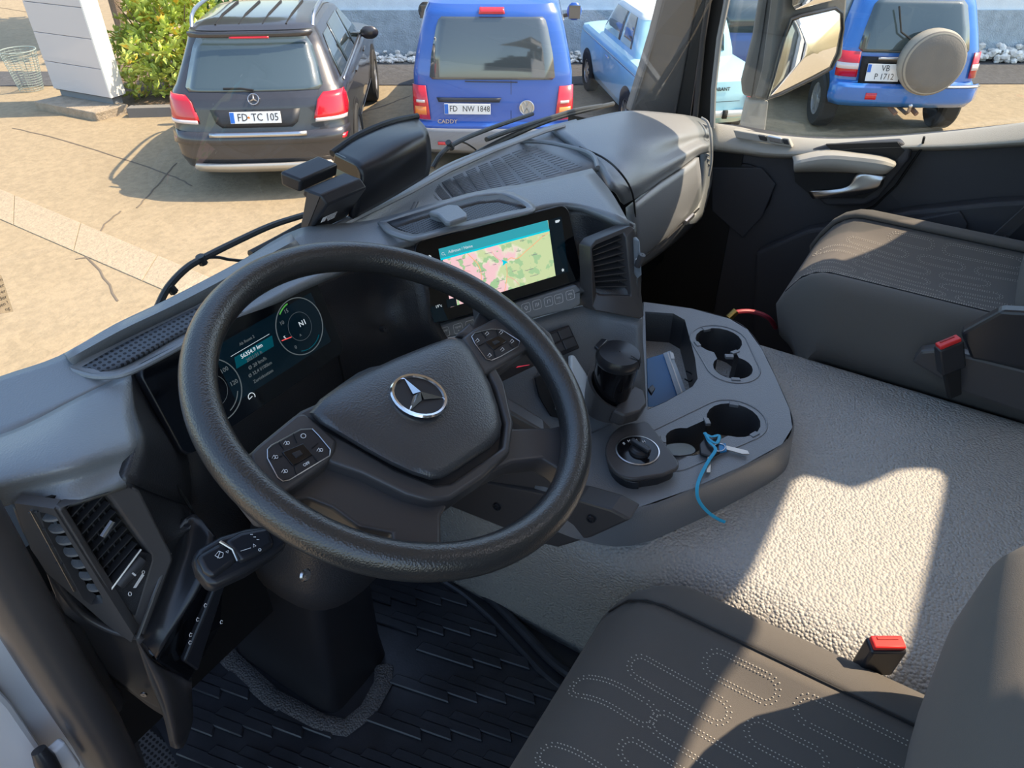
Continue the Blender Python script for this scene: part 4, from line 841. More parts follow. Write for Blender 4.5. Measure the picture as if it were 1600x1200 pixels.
M().tube([YV(170, 925, .002), YV(220, 858, .002)], .0016, n=6).build('divider', mSatin, v2)
thumb(v2, YV(203, 893, 0), YV(216, 880)-YV(190, 908), V((0, -1, 0)).cross(YV(216, 880)-YV(190, 908)), .034, .007)
M().prism([YV(*q, .001) for q in [(208, 918), (222, 896), (225, 898), (212, 918)]], V((0, -.0008, 0))).build('volume_mark', mWhite, v2, smooth=0)
M().tube([YV(224+2*math.cos(a), 894+2.5*math.sin(a), .001) for a in [i*PI/5 for i in range(10)]], .0004, n=4, closed=True).build('dot_mark', mWhite, v2, smooth=0)
M().tube([YV(203+2.5*math.cos(a), 928+3*math.sin(a), .001) for a in [i*PI/5 for i in range(10)]], .0005, n=4, closed=True).build('dot_mark', mWhite, v2, smooth=0)
# door-side vent (faces the door): curved louvres
v3 = thing('air_vent', 'narrow side air vent with curved louvres at the left end of the dashboard', 'air vent', V((.16, .66, -.56)), 'dashboard air vents')
cor = lambda v: Y(*{0: (105, 787)}.get(v, (105+(v-787)*.562, v)), .612)
def SV(u, v, back=0.0):      # point on the vertical face running forward from the corner edge
    o = Y(85, 785, .612); n = V((-.86, -.5, 0)).normalized(); p = PL(u, v, o, n); return p-n*back
so_ = [(22, 786), (50, 790), (84, 795), (209, 993), (205, 1004), (165, 975), (75, 897), (48, 858)]
si_ = [(62, 800), (76, 803), (88, 808), (160, 934), (160, 943), (142, 945), (130, 936), (72, 830)]
sn = V((-.86, -.5, 0)).normalized()
def ringx(parent, o, i, dep, mt):
    oo = [SV(*q) for q in o]+[SV(*o[0])]; ii = [SV(*q) for q in i]+[SV(*i[0])]
    M().loft([[p-sn*dep for p in oo], oo, ii, [p-sn*dep for p in ii]], False, False).build('frame', mt, parent, smooth=40)
ringx(v3, so_, si_, .012, mVF)
poly('duct', [SV(*q, .018) for q in si_], sn*.002, mBlack, v3, smooth=0)
for i in range(7):
    f = i/6.; u = 72+f*68; v = 812+f*112
    c = SV(u+6, v+2, .009); e = V((.5, -.86, 0)).normalized(); r = .0125-.0025*f
    M().prism([c+e*(r*math.cos(t*PI/10))+sn*(r*.85*math.sin(t*PI/10)) for t in range(11)], V((0, 0, .0028))).build('louvre', mDash, v3, smooth=40)
gl3 = [(44, 792), (60, 800), (112, 905), (92, 888), (66, 850)]
for i in range(4): M().tube([SV(46+i*14, 800+i*26, -.001), SV(60+i*13, 798+i*27, -.001)], .001, n=4).build('grille_bar', mVent, v3, smooth=0)
M().tube([SV(50, 796, -.001), SV(118, 922, -.001)], .0016, n=6).build('grille_bar', mSatin, v3, smooth=0)
# far-end vent
v4 = thing('air_vent', 'small ribbed air vent at the far right end of the dashboard', 'air vent', X(1104, 235, 1.98), 'dashboard air vents')
for i in range(11):
    v = 190+i*7.5; M().prism([X(1092+i*.6, v, 1.985), X(1105+i*.3, v+5, 1.985), X(1105+i*.3, v+8, 1.985), X(1092+i*.6, v+3, 1.985)], V((-.008, -.006, 0))).build('louvre', mDashR, v4, smooth=0)
M().tube(spline([X(1096, 184, 1.97), X(1106, 192, 1.965), X(1111, 215, 1.96), X(1112, 250, 1.955), X(1108, 275, 1.95)], 4), .0035, n=8).build('frame', mDashR, v4)
# --- smooth lower-left cover and light switches
lp = M().patch([mix((262, 866, 'y', .625), (298, 802, 'y', .66), (332, 836, 'y', .62)),
                mix((240, 930, 'y', .615), (285, 870, 'y', .635), (316, 905, 'y', .60)),
                mix((214, 998, 'y', .61), (232, 1010, 'y', .605), (244, 1030, 'y', .60))], 4)
lp.build('lower_cover', mSmooth, db, solid=.008, smooth=50)
M().tube([Y(266, 864, .618), Y(240, 930, .607), Y(215, 997, .602)], .0018, n=6).build('cover_edge', mSatin, db)
sw_ = thing('light_switch_panel', 'gloss black light switch panel with tiny white symbols below the stalk', 'switch panel', Y(300, 960, .61))
poly('panel', mix((332, 838, 'y', .62), (352, 880, 'y', .64), (345, 980, 'y', .64), (296, 1066, 'y', .60), (244, 1034, 'y', .60)), V((.0, .02, 0)), mPiano, sw_, smooth=0, bevel=.003)
for (u, v) in ((321, 946), (309, 968), (298, 992), (346, 972), (297, 1004)):
    p = Y(u, v, .595); M().tube([p+V((.0018*math.cos(a), 0, .0032*math.sin(a))) for a in (0, 1.2, 2.5, 3.6, 5)], .0005, n=4).build('symbol', mWhite, sw_, smooth=0)
poly('side_switch', mix((344, 900, 'y', .60), (356, 905, 'y', .60), (310, 1050, 'y', .60), (288, 1035, 'y', .60)), V((0, .01, 0)), mSmooth, sw_, smooth=0, bevel=.003)
# lower-left end of the dashboard down to its tip
le = M().patch([mix((211, 996, 'y', .61), (222, 1012, 'y', .605), (246, 1036, 'y', .605), (300, 1068, 'y', .61)),
                mix((232, 1060, 'y', .61), (246, 1066, 'y', .60), (266, 1072, 'y', .60), (300, 1090, 'y', .63)),
                mix((255, 1120, 'y', .615), (266, 1126, 'y', .605), (280, 1126, 'y', .61), (302, 1120, 'y', .64)),
                mix((266, 1166, 'y', .63), (276, 1170, 'y', .62), (288, 1165, 'y', .63), (298, 1140, 'y', .66))], 4)
le.build('lower_end', mBez, db, solid=.008, smooth=60)
sd = M().patch([[SV(*q) for q in [(18, 788), (45, 850), (110, 950), (160, 985), (208, 1000)]],
                [SV(*q, .03) for q in [(20, 850), (60, 930), (110, 1000), (170, 1030), (226, 1046)]],
                [SV(*q, .03) for q in [(60, 960), (90, 1010), (140, 1060), (190, 1090), (246, 1100)]],
                [SV(*q, .03) for q in [(120, 1060), (150, 1090), (190, 1120), (225, 1145), (264, 1166)]]], 4)
sd.build('end_panel', mBez, db, solid=.006, smooth=50)
for (u, v) in ((120, 963), (197, 1024), (212, 1113), (255, 1146), (66, 865)):
    M().lathe([(.001, .002), (.004, .002), (.0045, 0)], frame(SV(u, v, .024), V((.5, -.86, 0)), V((0, 0, 1))), 12, False).build('screw', mSatin, db)
M().box((.33, .80, -.85), (.40, .10, .42)).build('inner_structure', mBlack, db, smooth=0)
# ================================================================ INSTRUMENT DISPLAY
def rrect(w, h, r, n=5, z=0):
    out = []
    for cx, cy, a0 in ((w/2-r, h/2-r, 0), (-w/2+r, h/2-r, PI/2), (-w/2+r, -h/2+r, PI), (w/2-r, -h/2+r, 3*PI/2)):
        for i in range(n+1):
            a = a0+PI/2*i/n; out.append(V((cx+r*math.cos(a), cy+r*math.sin(a), z)))
    return out
mScr = mat('screen_black', (.004, .005, .007), .08, spec=.6)
mScrB = mat('screen_navy', (.004, .014, .024), .1, emit=(.01, .06, .09), es=.04)
mTeal = mat('screen_teal', (.0, .1, .13), .2, emit=(.0, .28, .36), es=.08)
mLit = mat('screen_white', (.35, .35, .35), .4, emit=(.75, .85, .9), es=.55)
mLitR = mat('screen_red', (.5, .02, .02), .4, emit=(1, .1, .1), es=.7)
mLitG = mat('screen_green', (.1, .5, .1), .4, emit=(.2, .8, .1), es=.2)
mLitD = mat('screen_dim', (.08, .08, .08), .4, emit=(.45, .55, .58), es=.13)
TL, TR, BL, BR = Z(204, 578, -.494), Z(485, 437, -.494), Y(291, 716, .685), Y(527, 548, .69)
TL = Y(204, 578, .728); TR = Y(487, 436, .726)
cc = (TL+TR+BL+BR)/4; ex = (TR-TL+BR-BL)/2; ey = (TL-BL+TR-BR)/2; W1, H1 = ex.length, ey.length
fd = frame(cc+V((0, -.010, .006)), ex, ey)
idp = thing('instrument_display', 'wide dark instrument display with two dials seen through the steering wheel', 'display', cc)
def inface(fr, pts, z, th, name, mt, par, **k):
    return M().prism([fr @ V((x, y, z)) for x, y in pts], (fr.to_3x3() @ V((0, 0, 1)))*th).build(name, mt, par, **k)
M().prism([fd @ p for p in rrect(W1+.004, H1+.004, .014, z=-.022)], fd.to_3x3() @ V((0, 0, .022))).build('housing', mSmooth, idp, bevel=.0015)
M().prism([fd @ p for p in rrect(W1, H1, .013, z=0)], fd.to_3x3() @ V((0, 0, .0012))).build('glass_panel', mScr, idp)
inface(fd, [(-W1*.18, -H1*.30), (W1*.44, -H1*.30), (W1*.44, H1*.34), (-W1*.18, H1*.34)], .0013, .0002, 'screen_field', mScrB, idp, smooth=0)
def dial(name, fr, cx, cy, r, nums, par):
    m = M(); m.tube([fr @ V((cx+r*math.cos(a*PI/24), cy+r*math.sin(a*PI/24), .0018)) for a in range(48)], .0007, n=5, closed=True)
    o = m.build(name, mLitD, par)
    M().tube([fr @ V((cx+r*.5*math.cos(a*PI/24), cy+r*.5*math.sin(a*PI/24), .0018)) for a in range(48)], .0002, n=4, closed=True).build('inner_ring', mLitD, o)
    for tx, a, sz, mt in nums:
        text(tx, sz, fr @ Matrix.Translation((cx+r*.76*math.cos(a), cy+r*.76*math.sin(a), .002)), mt, o, align='CENTER')
    return o
d2x, d2y, dr = W1*.30, H1*.06, .039
o = dial('rev_counter', fd, d2x, d2y, dr, [('0', -2.3, .007, mLitD), ('5', 3.25, .0075, mLit), ('10', 2.55, .0075, mLitD), ('15', 1.95, .0075, mLitD)], idp)
text('N1', .0105, fd @ Matrix.Translation((d2x+.006, d2y+.002, .002)), mLit, o, align='CENTER')
text('A', .005, fd @ Matrix.Translation((d2x-.005, d2y-.011, .002)), mLitD, o, align='CENTER')
M().tube([fd @ V((d2x-.036, d2y-.004, .0024)), fd @ V((d2x-.020, d2y-.0065, .0024))], .0006, n=5).build('needle', mLitR, o)
M().tube([fd @ V((d2x+.036*math.cos(a), d2y+.036*math.sin(a), .002)) for a in [1.7+i*.06 for i in range(10)]], .0009, n=5).build('green_arc', mLitG, o)
M().tube([fd @ V((d2x+.034*math.cos(a), d2y+.034*math.sin(a), .002)) for a in [-2.0+i*.12 for i in range(11)]], .0007, n=5).build('fuel_arc', mTeal, o)
d1x, d1y = -W1*.26, -H1*.06
o = dial('speedometer', fd, d1x, d1y, .040, [('20', 3.45, .009, mLit), ('40', 2.85, .009, mLit), ('60', 2.2, .009, mLit), ('80', 1.2, .008, mLitD), ('100', .55, .008, mLitD), ('120', -.15, .008, mLitD)], idp)
M().tube([fd @ V((d1x+.034*math.cos(a), d1y+.034*math.sin(a), .002)) for a in [-1.3+i*.1 for i in range(9)]], .0006, n=5).build('level_arc', mLitD, o)
inface(fd, [(-.030, .002), (.033, .002), (.037, .016), (-.026, .016)], .0015, .0002, 'highlight_bar', mTeal, idp, smooth=0)
for tx, y, sz, mt in (('Ab Reset 2', .027, .0055, mLitD), ('56354.9 km', .012, .0075, mLit), ('2021:31 h', .004, .0065, mLitD), ('Ø 28 km/h', -.006, .0068, mLitD), ('Ø 32.4 l/100km', -.015, .0062, mLitD), ('Zurücksetzen', -.025, .006, mLitD)):
    text(tx, sz, fd @ Matrix.Translation((.000, y, .002)), mt, idp, align='CENTER')
M().tube([fd @ V((-.03, .0195, .002)), fd @ V((.034, .0195, .002))], .0003, n=4).build('rule_line', mLit, idp)
tc_ = (-.028, -.040); M().tube([fd @ V((tc_[0]+.005*math.cos(a), tc_[1]+.005*math.sin(a), .002)) for a in [-.6+i*.4 for i in range(11)]]+[fd @ V((tc_[0]+.001, tc_[1], .002))], .0005, n=5).build('cruise_symbol', mLit, idp)

# ================================================================ MAP DISPLAY
TL, TR, BL, BR = Z(644, 380, -.515), Z(884, 322, -.522), Z(672, 506, -.640), Z(899, 436, -.628)
cc = (TL+TR+BL+BR)/4; ex = (TR-TL+BR-BL)/2; ey = (TL-BL+TR-BR)/2; W2, H2 = ex.length, ey.length
fn = frame(cc, ex, ey); fn = fn @ Matrix.Translation((0, 0, .013))
nav = thing('map_display', 'black central touchscreen showing a pink and green road map', 'display', cc)
M().prism([fn @ p for p in rrect(W2+.004, H2+.004, .016, z=-.028)], fn.to_3x3() @ V((0, 0, .028))).build('housing', mSmooth, nav, bevel=.0015)
M().prism([fn @ p for p in rrect(W2, H2, .015, z=0)], fn.to_3x3() @ V((0, 0, .0012))).build('glass_panel', mScr, nav)
ct = bpy.data.objects['glass_panel'].data
# corners of the picture in display coordinates, measured on the screen plane
fo = fn @ V((0, 0, .001)); fz = fn.to_3x3() @ V((0, 0, 1)); fi = fn.inverted()
def sc(u, v): p = fi @ PL(u, v, fo, fz); return (p.x, p.y)
def mapmat():
    m = bpy.data.materials.new('road_map'); m.use_nodes = True; t = m.node_tree; b = t.nodes['Principled BSDF']
    tc = t.nodes.new('ShaderNodeTexCoord'); n1 = t.nodes.new('ShaderNodeTexNoise'); n1.inputs['Scale'].default_value = 26; n1.inputs['Detail'].default_value = 6
    n2 = t.nodes.new('ShaderNodeTexNoise'); n2.inputs['Scale'].default_value = 60; n2.inputs['Detail'].default_value = 6
    mp = t.nodes.new('ShaderNodeMapping'); mp.inputs['Location'].default_value = (3.1, 1.2, 0)
    t.links.new(tc.outputs['Object'], n1.inputs[0]); t.links.new(tc.outputs['Object'], mp.inputs[0]); t.links.new(mp.outputs[0], n2.inputs[0])
    sx = t.nodes.new('ShaderNodeSeparateXYZ'); t.links.new(tc.outputs['Object'], sx.inputs[0])
    ad = t.nodes.new('ShaderNodeMath'); ad.operation = 'MULTIPLY_ADD'; ad.inputs[1].default_value = 2.2; t.links.new(sx.outputs[0], ad.inputs[0]); t.links.new(n1.outputs[0], ad.inputs[2])
    r1 = t.nodes.new('ShaderNodeValToRGB'); e = r1.color_ramp.elements; e[0].position = .44; e[0].color = (.86, .55, .58, 1); e[1].position = .55; e[1].color = (.56, .66, .36, 1)
    r1.color_ramp.elements.new(.50).color = (.78, .74, .58, 1)
    t.links.new(ad.outputs[0], r1.inputs[0])
    r2 = t.nodes.new('ShaderNodeValToRGB'); e = r2.color_ramp.elements; e[0].position = .56; e[0].color = (0, 0, 0, 1); e[1].position = .585; e[1].color = (1, 1, 1, 1)
    t.links.new(n2.outputs[0], r2.inputs[0])
    mx = t.nodes.new('ShaderNodeMix'); mx.data_type = 'RGBA'; mx.inputs[7].default_value = (.36, .56, .30, 1); t.links.new(r2.outputs[0], mx.inputs[0]); t.links.new(r1.outputs[0], mx.inputs[6])
    b.inputs['Base Color'].default_value = (.02, .02, .02, 1); b.inputs['Roughness'].default_value = .15
    t.links.new(mx.outputs[2], b.inputs['Emission Color']); b.inputs['Emission Strength'].default_value = .85
    return m
mp_ = [sc(690, 396), sc(856, 344), sc(868, 431), sc(704, 480)]
pic = M().prism([V((x, y, .0013)) for x, y in mp_], (0, 0, .0002))
me = bpy.data.meshes.new('map_picture'); me.from_pydata([tuple(p) for p in pic.v], [], pic.f); mo = bpy.data.objects.new('map_picture', me); col.objects.link(mo); me.materials.append(mapmat())
mo.parent = nav; mo.matrix_local = WM[nav.name].inverted() @ fn; WM[mo.name] = fn.copy()
def navpoly(pts, z, name, mt): return inface(fn, [sc(*q) for q in pts], z, .0002, name, mt, nav, smooth=0)
mBar = mat('screen_bar', (.0, .1, .12), .2, emit=(.03, .30, .36), es=.85); mBar2 = mat('screen_bar_line', (.0, .2, .25), .2, emit=(.0, .50, .60), es=.9)
navpoly([(685, 389), (855, 344), (858, 359), (688, 405)], .0016, 'search_bar', mBar)
navpoly([(688, 404), (858, 358.5), (858.5, 361), (688.5, 407)], .0018, 'bar_line', mBar2)
navpoly([(697, 468), (712, 465), (714, 477), (699, 481)], .0018, 'map_key', mScrB)
navpoly([(857, 344), (877, 338), (888, 424), (868, 431)], .0013, 'side_bar', mScrB); navpoly([(672, 480), (690, 476), (700, 500), (678, 504)], .0013, 'side_bar', mScrB)
mRoad = mat('map_road', (.3, .1, .05), .3, emit=(.80, .38, .20), es=.9); mRoad2 = mat('map_road_red', (.3, .1, .05), .3, emit=(.78, .30, .30), es=.8); mInkS = mat('map_ink', (.1, .1, .1), .3, emit=(.18, .16, .2), es=.7)
def road(pts, r, mt):
    pp = spline([V((*sc(*q), .0017)) for q in pts], 4); M().tube([fn @ p for p in pp], r, n=4, flat=.3, up=fz).build('map_road', mt, nav, smooth=0)
road([(730, 396), (738, 404), (746, 412), (751, 424), (752, 437), (754, 452)], .0007, mRoad); road([(856, 364), (846, 371), (836, 380), (822, 392), (808, 404), (798, 403), (790, 409)], .0006, mRoad)
road([(790, 412), (792, 424), (791, 440), (788, 455)], .0006, mRoad); road([(768, 393), (775, 402), (786, 410)], .0004, mRoad2); road([(792, 432), (802, 436), (812, 446)], .0004, mRoad2); road([(694, 410), (712, 420), (735, 424)], .0004, mRoad2)
navpoly([(783, 405.5), (793, 409), (785, 415.5), (785.5, 410)], .002, 'position_arrow', mBar2)
random.seed(5)
def navtext(s, u, v, sz, mt, al='LEFT'):
    x, y = sc(u, v); text(s, sz, fn @ Matrix.Translation((x, y, .0021)), mt, nav, align=al)
navtext('Adresse / Name', 700, 394, .0066, mLit)
x, y = sc(692, 396.5); M().tube([fn @ V((x+.0022*math.cos(a*.6), y+.0022*math.sin(a*.6), .0021)) for a in range(10)]+[fn @ V((x+.002, y-.001, .0021)), fn @ V((x+.0038, y-.0035, .0021))], .0003, n=4).build('search_symbol', mLit, nav)
for s, u, v in (('Langenbieber', 712, 407), ('Lehnerz', 727, 416), ('Petersberg', 757, 397), ('Horas', 768, 408), ('Fulda', 770, 414), ('Künzell', 748, 425), ('Dirlos', 755, 436), ('Bachrain', 775, 452), ('Dipperz', 806, 393), ('Wissels', 812, 377), ('Poppenhausen', 820, 423), ('Friesenhausen', 828, 432), ('Keulos', 800, 424), ('Hofbieber', 830, 399), ('Eichenzell', 776, 440), ('Tann', 846, 369), ('Engelhelms', 712, 425)):
    navtext(s, u, v, .0028, mInkS)
navtext('19°c', 680, 480, .0062, mLit); navtext('■■■', 868, 346, .003, mLit)
x, y = sc(879, 422); st_ = [V((x+(.0034 if i % 2 == 0 else .0015)*math.sin(i*PI/5), y+(.0034 if i % 2 == 0 else .0015)*math.cos(i*PI/5), .002)) for i in range(10)]
M().prism([fn @ p for p in st_], fz*.0002).build('star_symbol', mLit, nav, smooth=0)
x, y = sc(671, 401); M().prism([fn @ V((x+a, y+b, .002)) for a, b in ((-.003, 0), (0, .003), (.003, 0), (.002, -.003), (-.002, -.003))], fz*.0002).build('home_symbol', mLit, nav, smooth=0)
x, y = sc(870, 346); M().prism([fn @ V((x+a, y+b, .002)) for a, b in ((-.0035, -.002), (.0035, -.002), (.0035, .002), (-.0035, .002))], fz*.0002).build('keyboard_symbol', mLit, nav, smooth=0)
# key strip below the map display
ks_ = thing('button_strip', 'grey key strip with printed symbol buttons below the map display', 'button strip', Z(800, 500, -.66))
q = mix((677, 510, 'z', -.650), (682, 530, 'z', -.672), (892, 482, 'z', -.668), (905, 474, 'z', -.662), (905, 452, 'z', -.640), (898, 444, 'z', -.632))
kn_ = (q[2]-q[0]).cross(q[1]-q[0]).normalized()
if kn_.dot(q[0]) > 0: kn_ = -kn_
M().prism([p+kn_*.006 for p in q], -kn_*.014).build('strip', mDashR if False else mDash, ks_, smooth=0, bevel=.003)
def kq(a, b): return (q[0]+kn_*.0065).lerp(q[5]+kn_*.0065, a).lerp((q[1]+kn_*.0065).lerp((q[2]+q[3])*.5+kn_*.0065, a), b)
sym = ['TEMP', 'TEMP', 'seat', 'fan', 'car', 'map', 'tel', 'note', 'VOL', 'VOL']
for i, a in enumerate((.10, .20, .30, .395, .50, .70, .78, .855, .92, .975)):
    pc = PL(*((695, 519), (716, 513), (735, 508), (752, 503), (768, 498), (822, 481), (839, 476), (857, 471), (873, 467), (891, 461))[i], q[0]+kn_*.0065, kn_)
    ff = frame(pc, q[5]-q[0], q[0]-q[1])
    ko = M().tube([ff @ p for p in rrect(.0155, .016, .003, 3)], .00035, n=4, closed=True).build('key_outline', mWhite, ks_, smooth=0)
    if sym[i] in ('TEMP', 'VOL'):
        text(sym[i], .0046, ff @ Matrix.Translation((0, .002, .0003)), mWhite, ko, align='CENTER'); text('+' if i in (1, 9) else '-', .005, ff @ Matrix.Translation((0, -.004, .0003)), mWhite, ko, align='CENTER')
    else:
        sh_ = {'seat': [(-.003, .004), (-.001, -.002), (.003, -.002), (.003, -.004)], 'fan': [(-.004, -.002), (-.003, .003), (.002, .003), (.004, -.002)], 'car': [(-.004, -.003), (-.002, .003), (.002, .003), (.004, -.003)],
               'map': [(0, -.004), (-.003, .001), (0, .004), (.003, .001), (0, -.004)], 'tel': [(-.003, -.003), (-.003, .003), (.0, .003), (.0, -.003), (.003, -.001), (.003, .003)], 'note': [(-.002, -.003), (-.002, .003), (.003, .003), (.003, -.002)]}[sym[i]]
        M().tube([ff @ V((*p, .0004)) for p in sh_], .0005, n=4).build('symbol', mWhite, ko, smooth=0)

# ================================================================ STEERING WHEEL
WC = V((.479, .4373, -.4856)); WN = V((.0703, -math.cos(1.1462), math.sin(1.1462))).normalized()
w1 = V((0, 1, 0)).cross(WN).normalized(); w2 = WN.cross(w1)
wh = thing('steering_wheel', 'large black four-spoke steering wheel with chrome star on the airbag pad', 'steering wheel', WC)
fw = Matrix(((w1.x, w2.x, WN.x, WC.x), (w1.y, w2.y, WN.y, WC.y), (w1.z, w2.z, WN.z, WC.z), (0, 0, 0, 1)))
m = M(); rings = []
for i in range(121):
    a = 2*PI*i/120; d = V((math.cos(a), math.sin(a), 0)); R = .2078
    rings.append([fw @ (d*(R+.0178*math.cos(b))+V((0, 0, .0192*math.sin(b)+(.0012 if False else 0)))) for b in [2*PI*j/20 for j in range(20)]])
m.loft(rings, False, True); m.build('rim', mRim, wh, smooth=80)
def WP(u, v, h=0): return PL(u, v, WC+WN*h, WN)
def wpoly(pts, h, th, name, mt, bevel=.003, par=wh, seg=3, **k): return M().prism([WP(u, v, h) for u, v in pts], -WN*th).build(name, mt, par, bevel=bevel, seg=seg, smooth=50, **k)
# moulded carrier and spokes (height-varied sheet behind the pad)
car = [(352, 690), (388, 708), (470, 640), (560, 600), (690, 545), (735, 512), (752, 480), (748, 452), (800, 470), (862, 520), (885, 575), (868, 556), (846, 548), (812, 552), (782, 574), (772, 592), (782, 625), (802, 668), (862, 667), (888, 660), (904, 640), (912, 690), (893, 752), (868, 728), (848, 716), (800, 722), (765, 738), (730, 762), (702, 782), (690, 806), (690, 855), (700, 872), (648, 878), (600, 872), (612, 855), (614, 832), (560, 824), (520, 794), (482, 778), (452, 786), (428, 802), (404, 800), (372, 760)]
wpoly(car, -.018, .030, 'carrier', mBez, bevel=.008, seg=4)
wpoly([(503, 668), (545, 690), (617, 732), (680, 757), (705, 754), (785, 698), (790, 660), (775, 605), (748, 552), (727, 523), (712, 522), (735, 500), (752, 530), (790, 600), (803, 660), (797, 706), (755, 745), (705, 778), (672, 782), (635, 772), (565, 738), (518, 722), (490, 700)], -.004, .030, 'bezel_band', mBez, bevel=.005)
wpoly([(389, 708), (402, 695), (462, 646), (478, 644), (506, 668), (528, 688), (524, 704), (512, 722), (446, 770), (434, 773), (426, 768), (392, 722)], -.001, .02, 'left_switch_bezel', mBez, bevel=.004)
wpoly([(722, 527), (736, 515), (786, 489), (800, 489), (812, 496), (832, 530), (828, 543), (772, 577), (757, 585), (742, 560)], -.001, .02, 'right_switch_bezel', mBez, bevel=.004)
# pad: convex lofted cushion
pad = [(483, 645), (500, 624), (525, 606), (570, 582), (620, 559), (670, 539), (705, 527), (722, 530), (736, 545), (752, 573), (766, 600), (778, 635), (784, 662), (781, 682), (768, 698), (740, 717), (712, 736), (690, 748), (672, 750), (645, 742), (610, 726), (570, 704), (530, 680), (500, 662)]
pcn = V((0, 0, 0))
def padring(k, h): c0 = WP(645, 635, h); return [c0.lerp(WP(u, v, h), k) for u, v in pad]
M().loft([padring(1.0, -.012), padring(1.0, -.002), padring(.985, .004), padring(.95, .008), padring(.85, .011), padring(.6, .0135), padring(.3, .0145), padring(.05, .0148)], True, True).build('airbag_pad', mPad, wh, smooth=60)
ec = WP(655, 618, .0175); eu = (WP(651, 590, .0155)-ec); exx = eu.cross(WN)
eu = WP(631, 590, .0155)-ec; exx = eu.cross(WN)
so2 = star(ec, exx, eu, (WP(695, 622, .0155)-ec).length*.97, wh, mChrome, disc=mSmooth)
# key pads on both sides
def keypad(outer, inner, labels, side):
    kp = wpoly(outer, .0005, .006, side+'_key_pad', mSmooth, bevel=.0015)
    wpoly(inner, .0018, .004, 'touch_pad', mPiano, bevel=.001, par=kp)
    ci = (sum(p[0] for p in inner)/4, sum(p[1] for p in inner)/4)
    wpoly([(ci[0]+(p[0]-ci[0])*.35, ci[1]+(p[1]-ci[1])*.35) for p in inner], .0026, .002, 'touch_button', mSmooth, bevel=.0005, par=kp)
    n = len(outer)
    M().tube([WP(u, v, .0012) for u, v in outer], .0006, n=5, closed=True).build('pad_seam', mSatin, kp)
    return kp
kp = keypad([(418, 702), (424, 696), (470, 671), (488, 670), (498, 680), (516, 702), (515, 712), (452, 750), (442, 752), (434, 746), (418, 716)], [(440, 706), (474, 692), (489, 710), (458, 728)], None, 'left')
for a, b in (((436, 690), (444, 702)), ((458, 677), (464, 692)), ((489, 711), (497, 722)), ((460, 729), (464, 744)), ((418, 716), (441, 712)), ((497, 692), (487, 700))):
    M().tube([WP(*a, .0012), WP(*b, .0012)], .0005, n=4).build('key_gap', mBlack, kp, smooth=0)
def wsym(pts, par): M().tube([WP(u, v, .0013) for u, v in pts], .00035, n=4).build('symbol', mWhite, par, smooth=0)
for cx, cy in ((474, 681),): wsym([(cx+4*math.cos(i*.7), cy+3.5*math.sin(i*.7)) for i in range(10)], kp)
for (cx, cy) in ((448, 692), (430, 714), (445, 736), (500, 703)):
    wsym([(cx-5, cy+2), (cx-2, cy-3), (cx+1, cy+1), (cx-2, cy+3)], kp); wsym([(cx+2+2.5*math.cos(i), cy+2.5*math.sin(i)) for i in range(7)], kp)
fo_ = frame(WP(479, 725, .0013), WP(490, 719, .0013)-WP(470, 730, .0013), WP(479, 720, .0013)-WP(480, 730, .0013)); text('OFF', .0042, fo_, mWhite, kp, align='CENTER')
kp = keypad([(737, 526), (742, 520), (768, 514), (784, 515), (798, 524), (812, 533), (810, 541), (782, 557), (768, 563), (760, 561), (742, 537)], [(757, 533), (779, 524), (793, 533), (772, 547)], None, 'right')
for (cx, cy) in ((762, 521), (784, 519), (747, 532), (801, 533), (766, 555), (786, 546)):
    wsym([(cx-4, cy+1), (cx-1, cy-3), (cx+2, cy), (cx-2, cy+3)], kp)
for a, b in (((752, 517), (760, 528)), ((776, 514), (778, 524)), ((796, 537), (803, 544)), ((772, 548), (775, 560)), ((748, 540), (757, 536))):
    M().tube([WP(*a, .0012), WP(*b, .0012)], .0005, n=4).build('key_gap', mBlack, kp, smooth=0)
# column, shroud, boot
cl = thing('steering_column', 'black steering column shroud and pedestal standing on the floor mat', 'steering column', V((.47, .7, FZ)))
def ringc(c, n, up, rx, ry, k=28, p=3.0):
    e1 = up.cross(n).normalized(); e2 = n.cross(e1); out = []
    for i in range(k):
        a = 2*PI*i/k; ca, sa = math.cos(a), math.sin(a); out.append(c+e1*(rx*math.copysign(abs(ca)**(2/p), ca))+e2*(ry*math.copysign(abs(sa)**(2/p), sa)))
    return out
nx_ = V((0, -.41, .91))
ca, cb = WC-WN*.05, WC-WN*.24
up0 = V((0, .9, .4))
M().loft([ringc(WC-WN*.03+V((.01, 0, 0)), nx_, up0, .045, .045), ringc(WC-WN*.055+V((.01, 0, 0)), nx_, up0, .05, .05), ringc(WC-WN*.07, nx_, up0, .085, .075), ringc(WC-WN*.12, nx_, up0, .092, .075), ringc(WC-WN*.17+V((-.01, .01, 0)), nx_, up0, .085, .072), ringc(WC-WN*.235+V((-.015, .02, 0)), nx_, up0, .068, .062)], True, True).build('shroud', mPad, cl, smooth=60)
M().loft([ringc(V((.475, .57, -.70)), V((0, 0, 1)), V((0, 1, 0)), .110, .085), ringc(V((.475, .59, -.78)), V((0, 0, 1)), V((0, 1, 0)), .118, .095), ringc(V((.478, .61, -.85)), V((0, 0, 1)), V((0, 1, 0)), .108, .092), ringc(V((.485, .63, -.895)), V((0, 0, 1)), V((0, 1, 0)), .080, .07), ringc(V((.49, .64, -.905)), V((0, 0, 1)), V((0, 1, 0)), .050, .05)], True, True).build('lower_shroud', mDashD, cl, smooth=60)
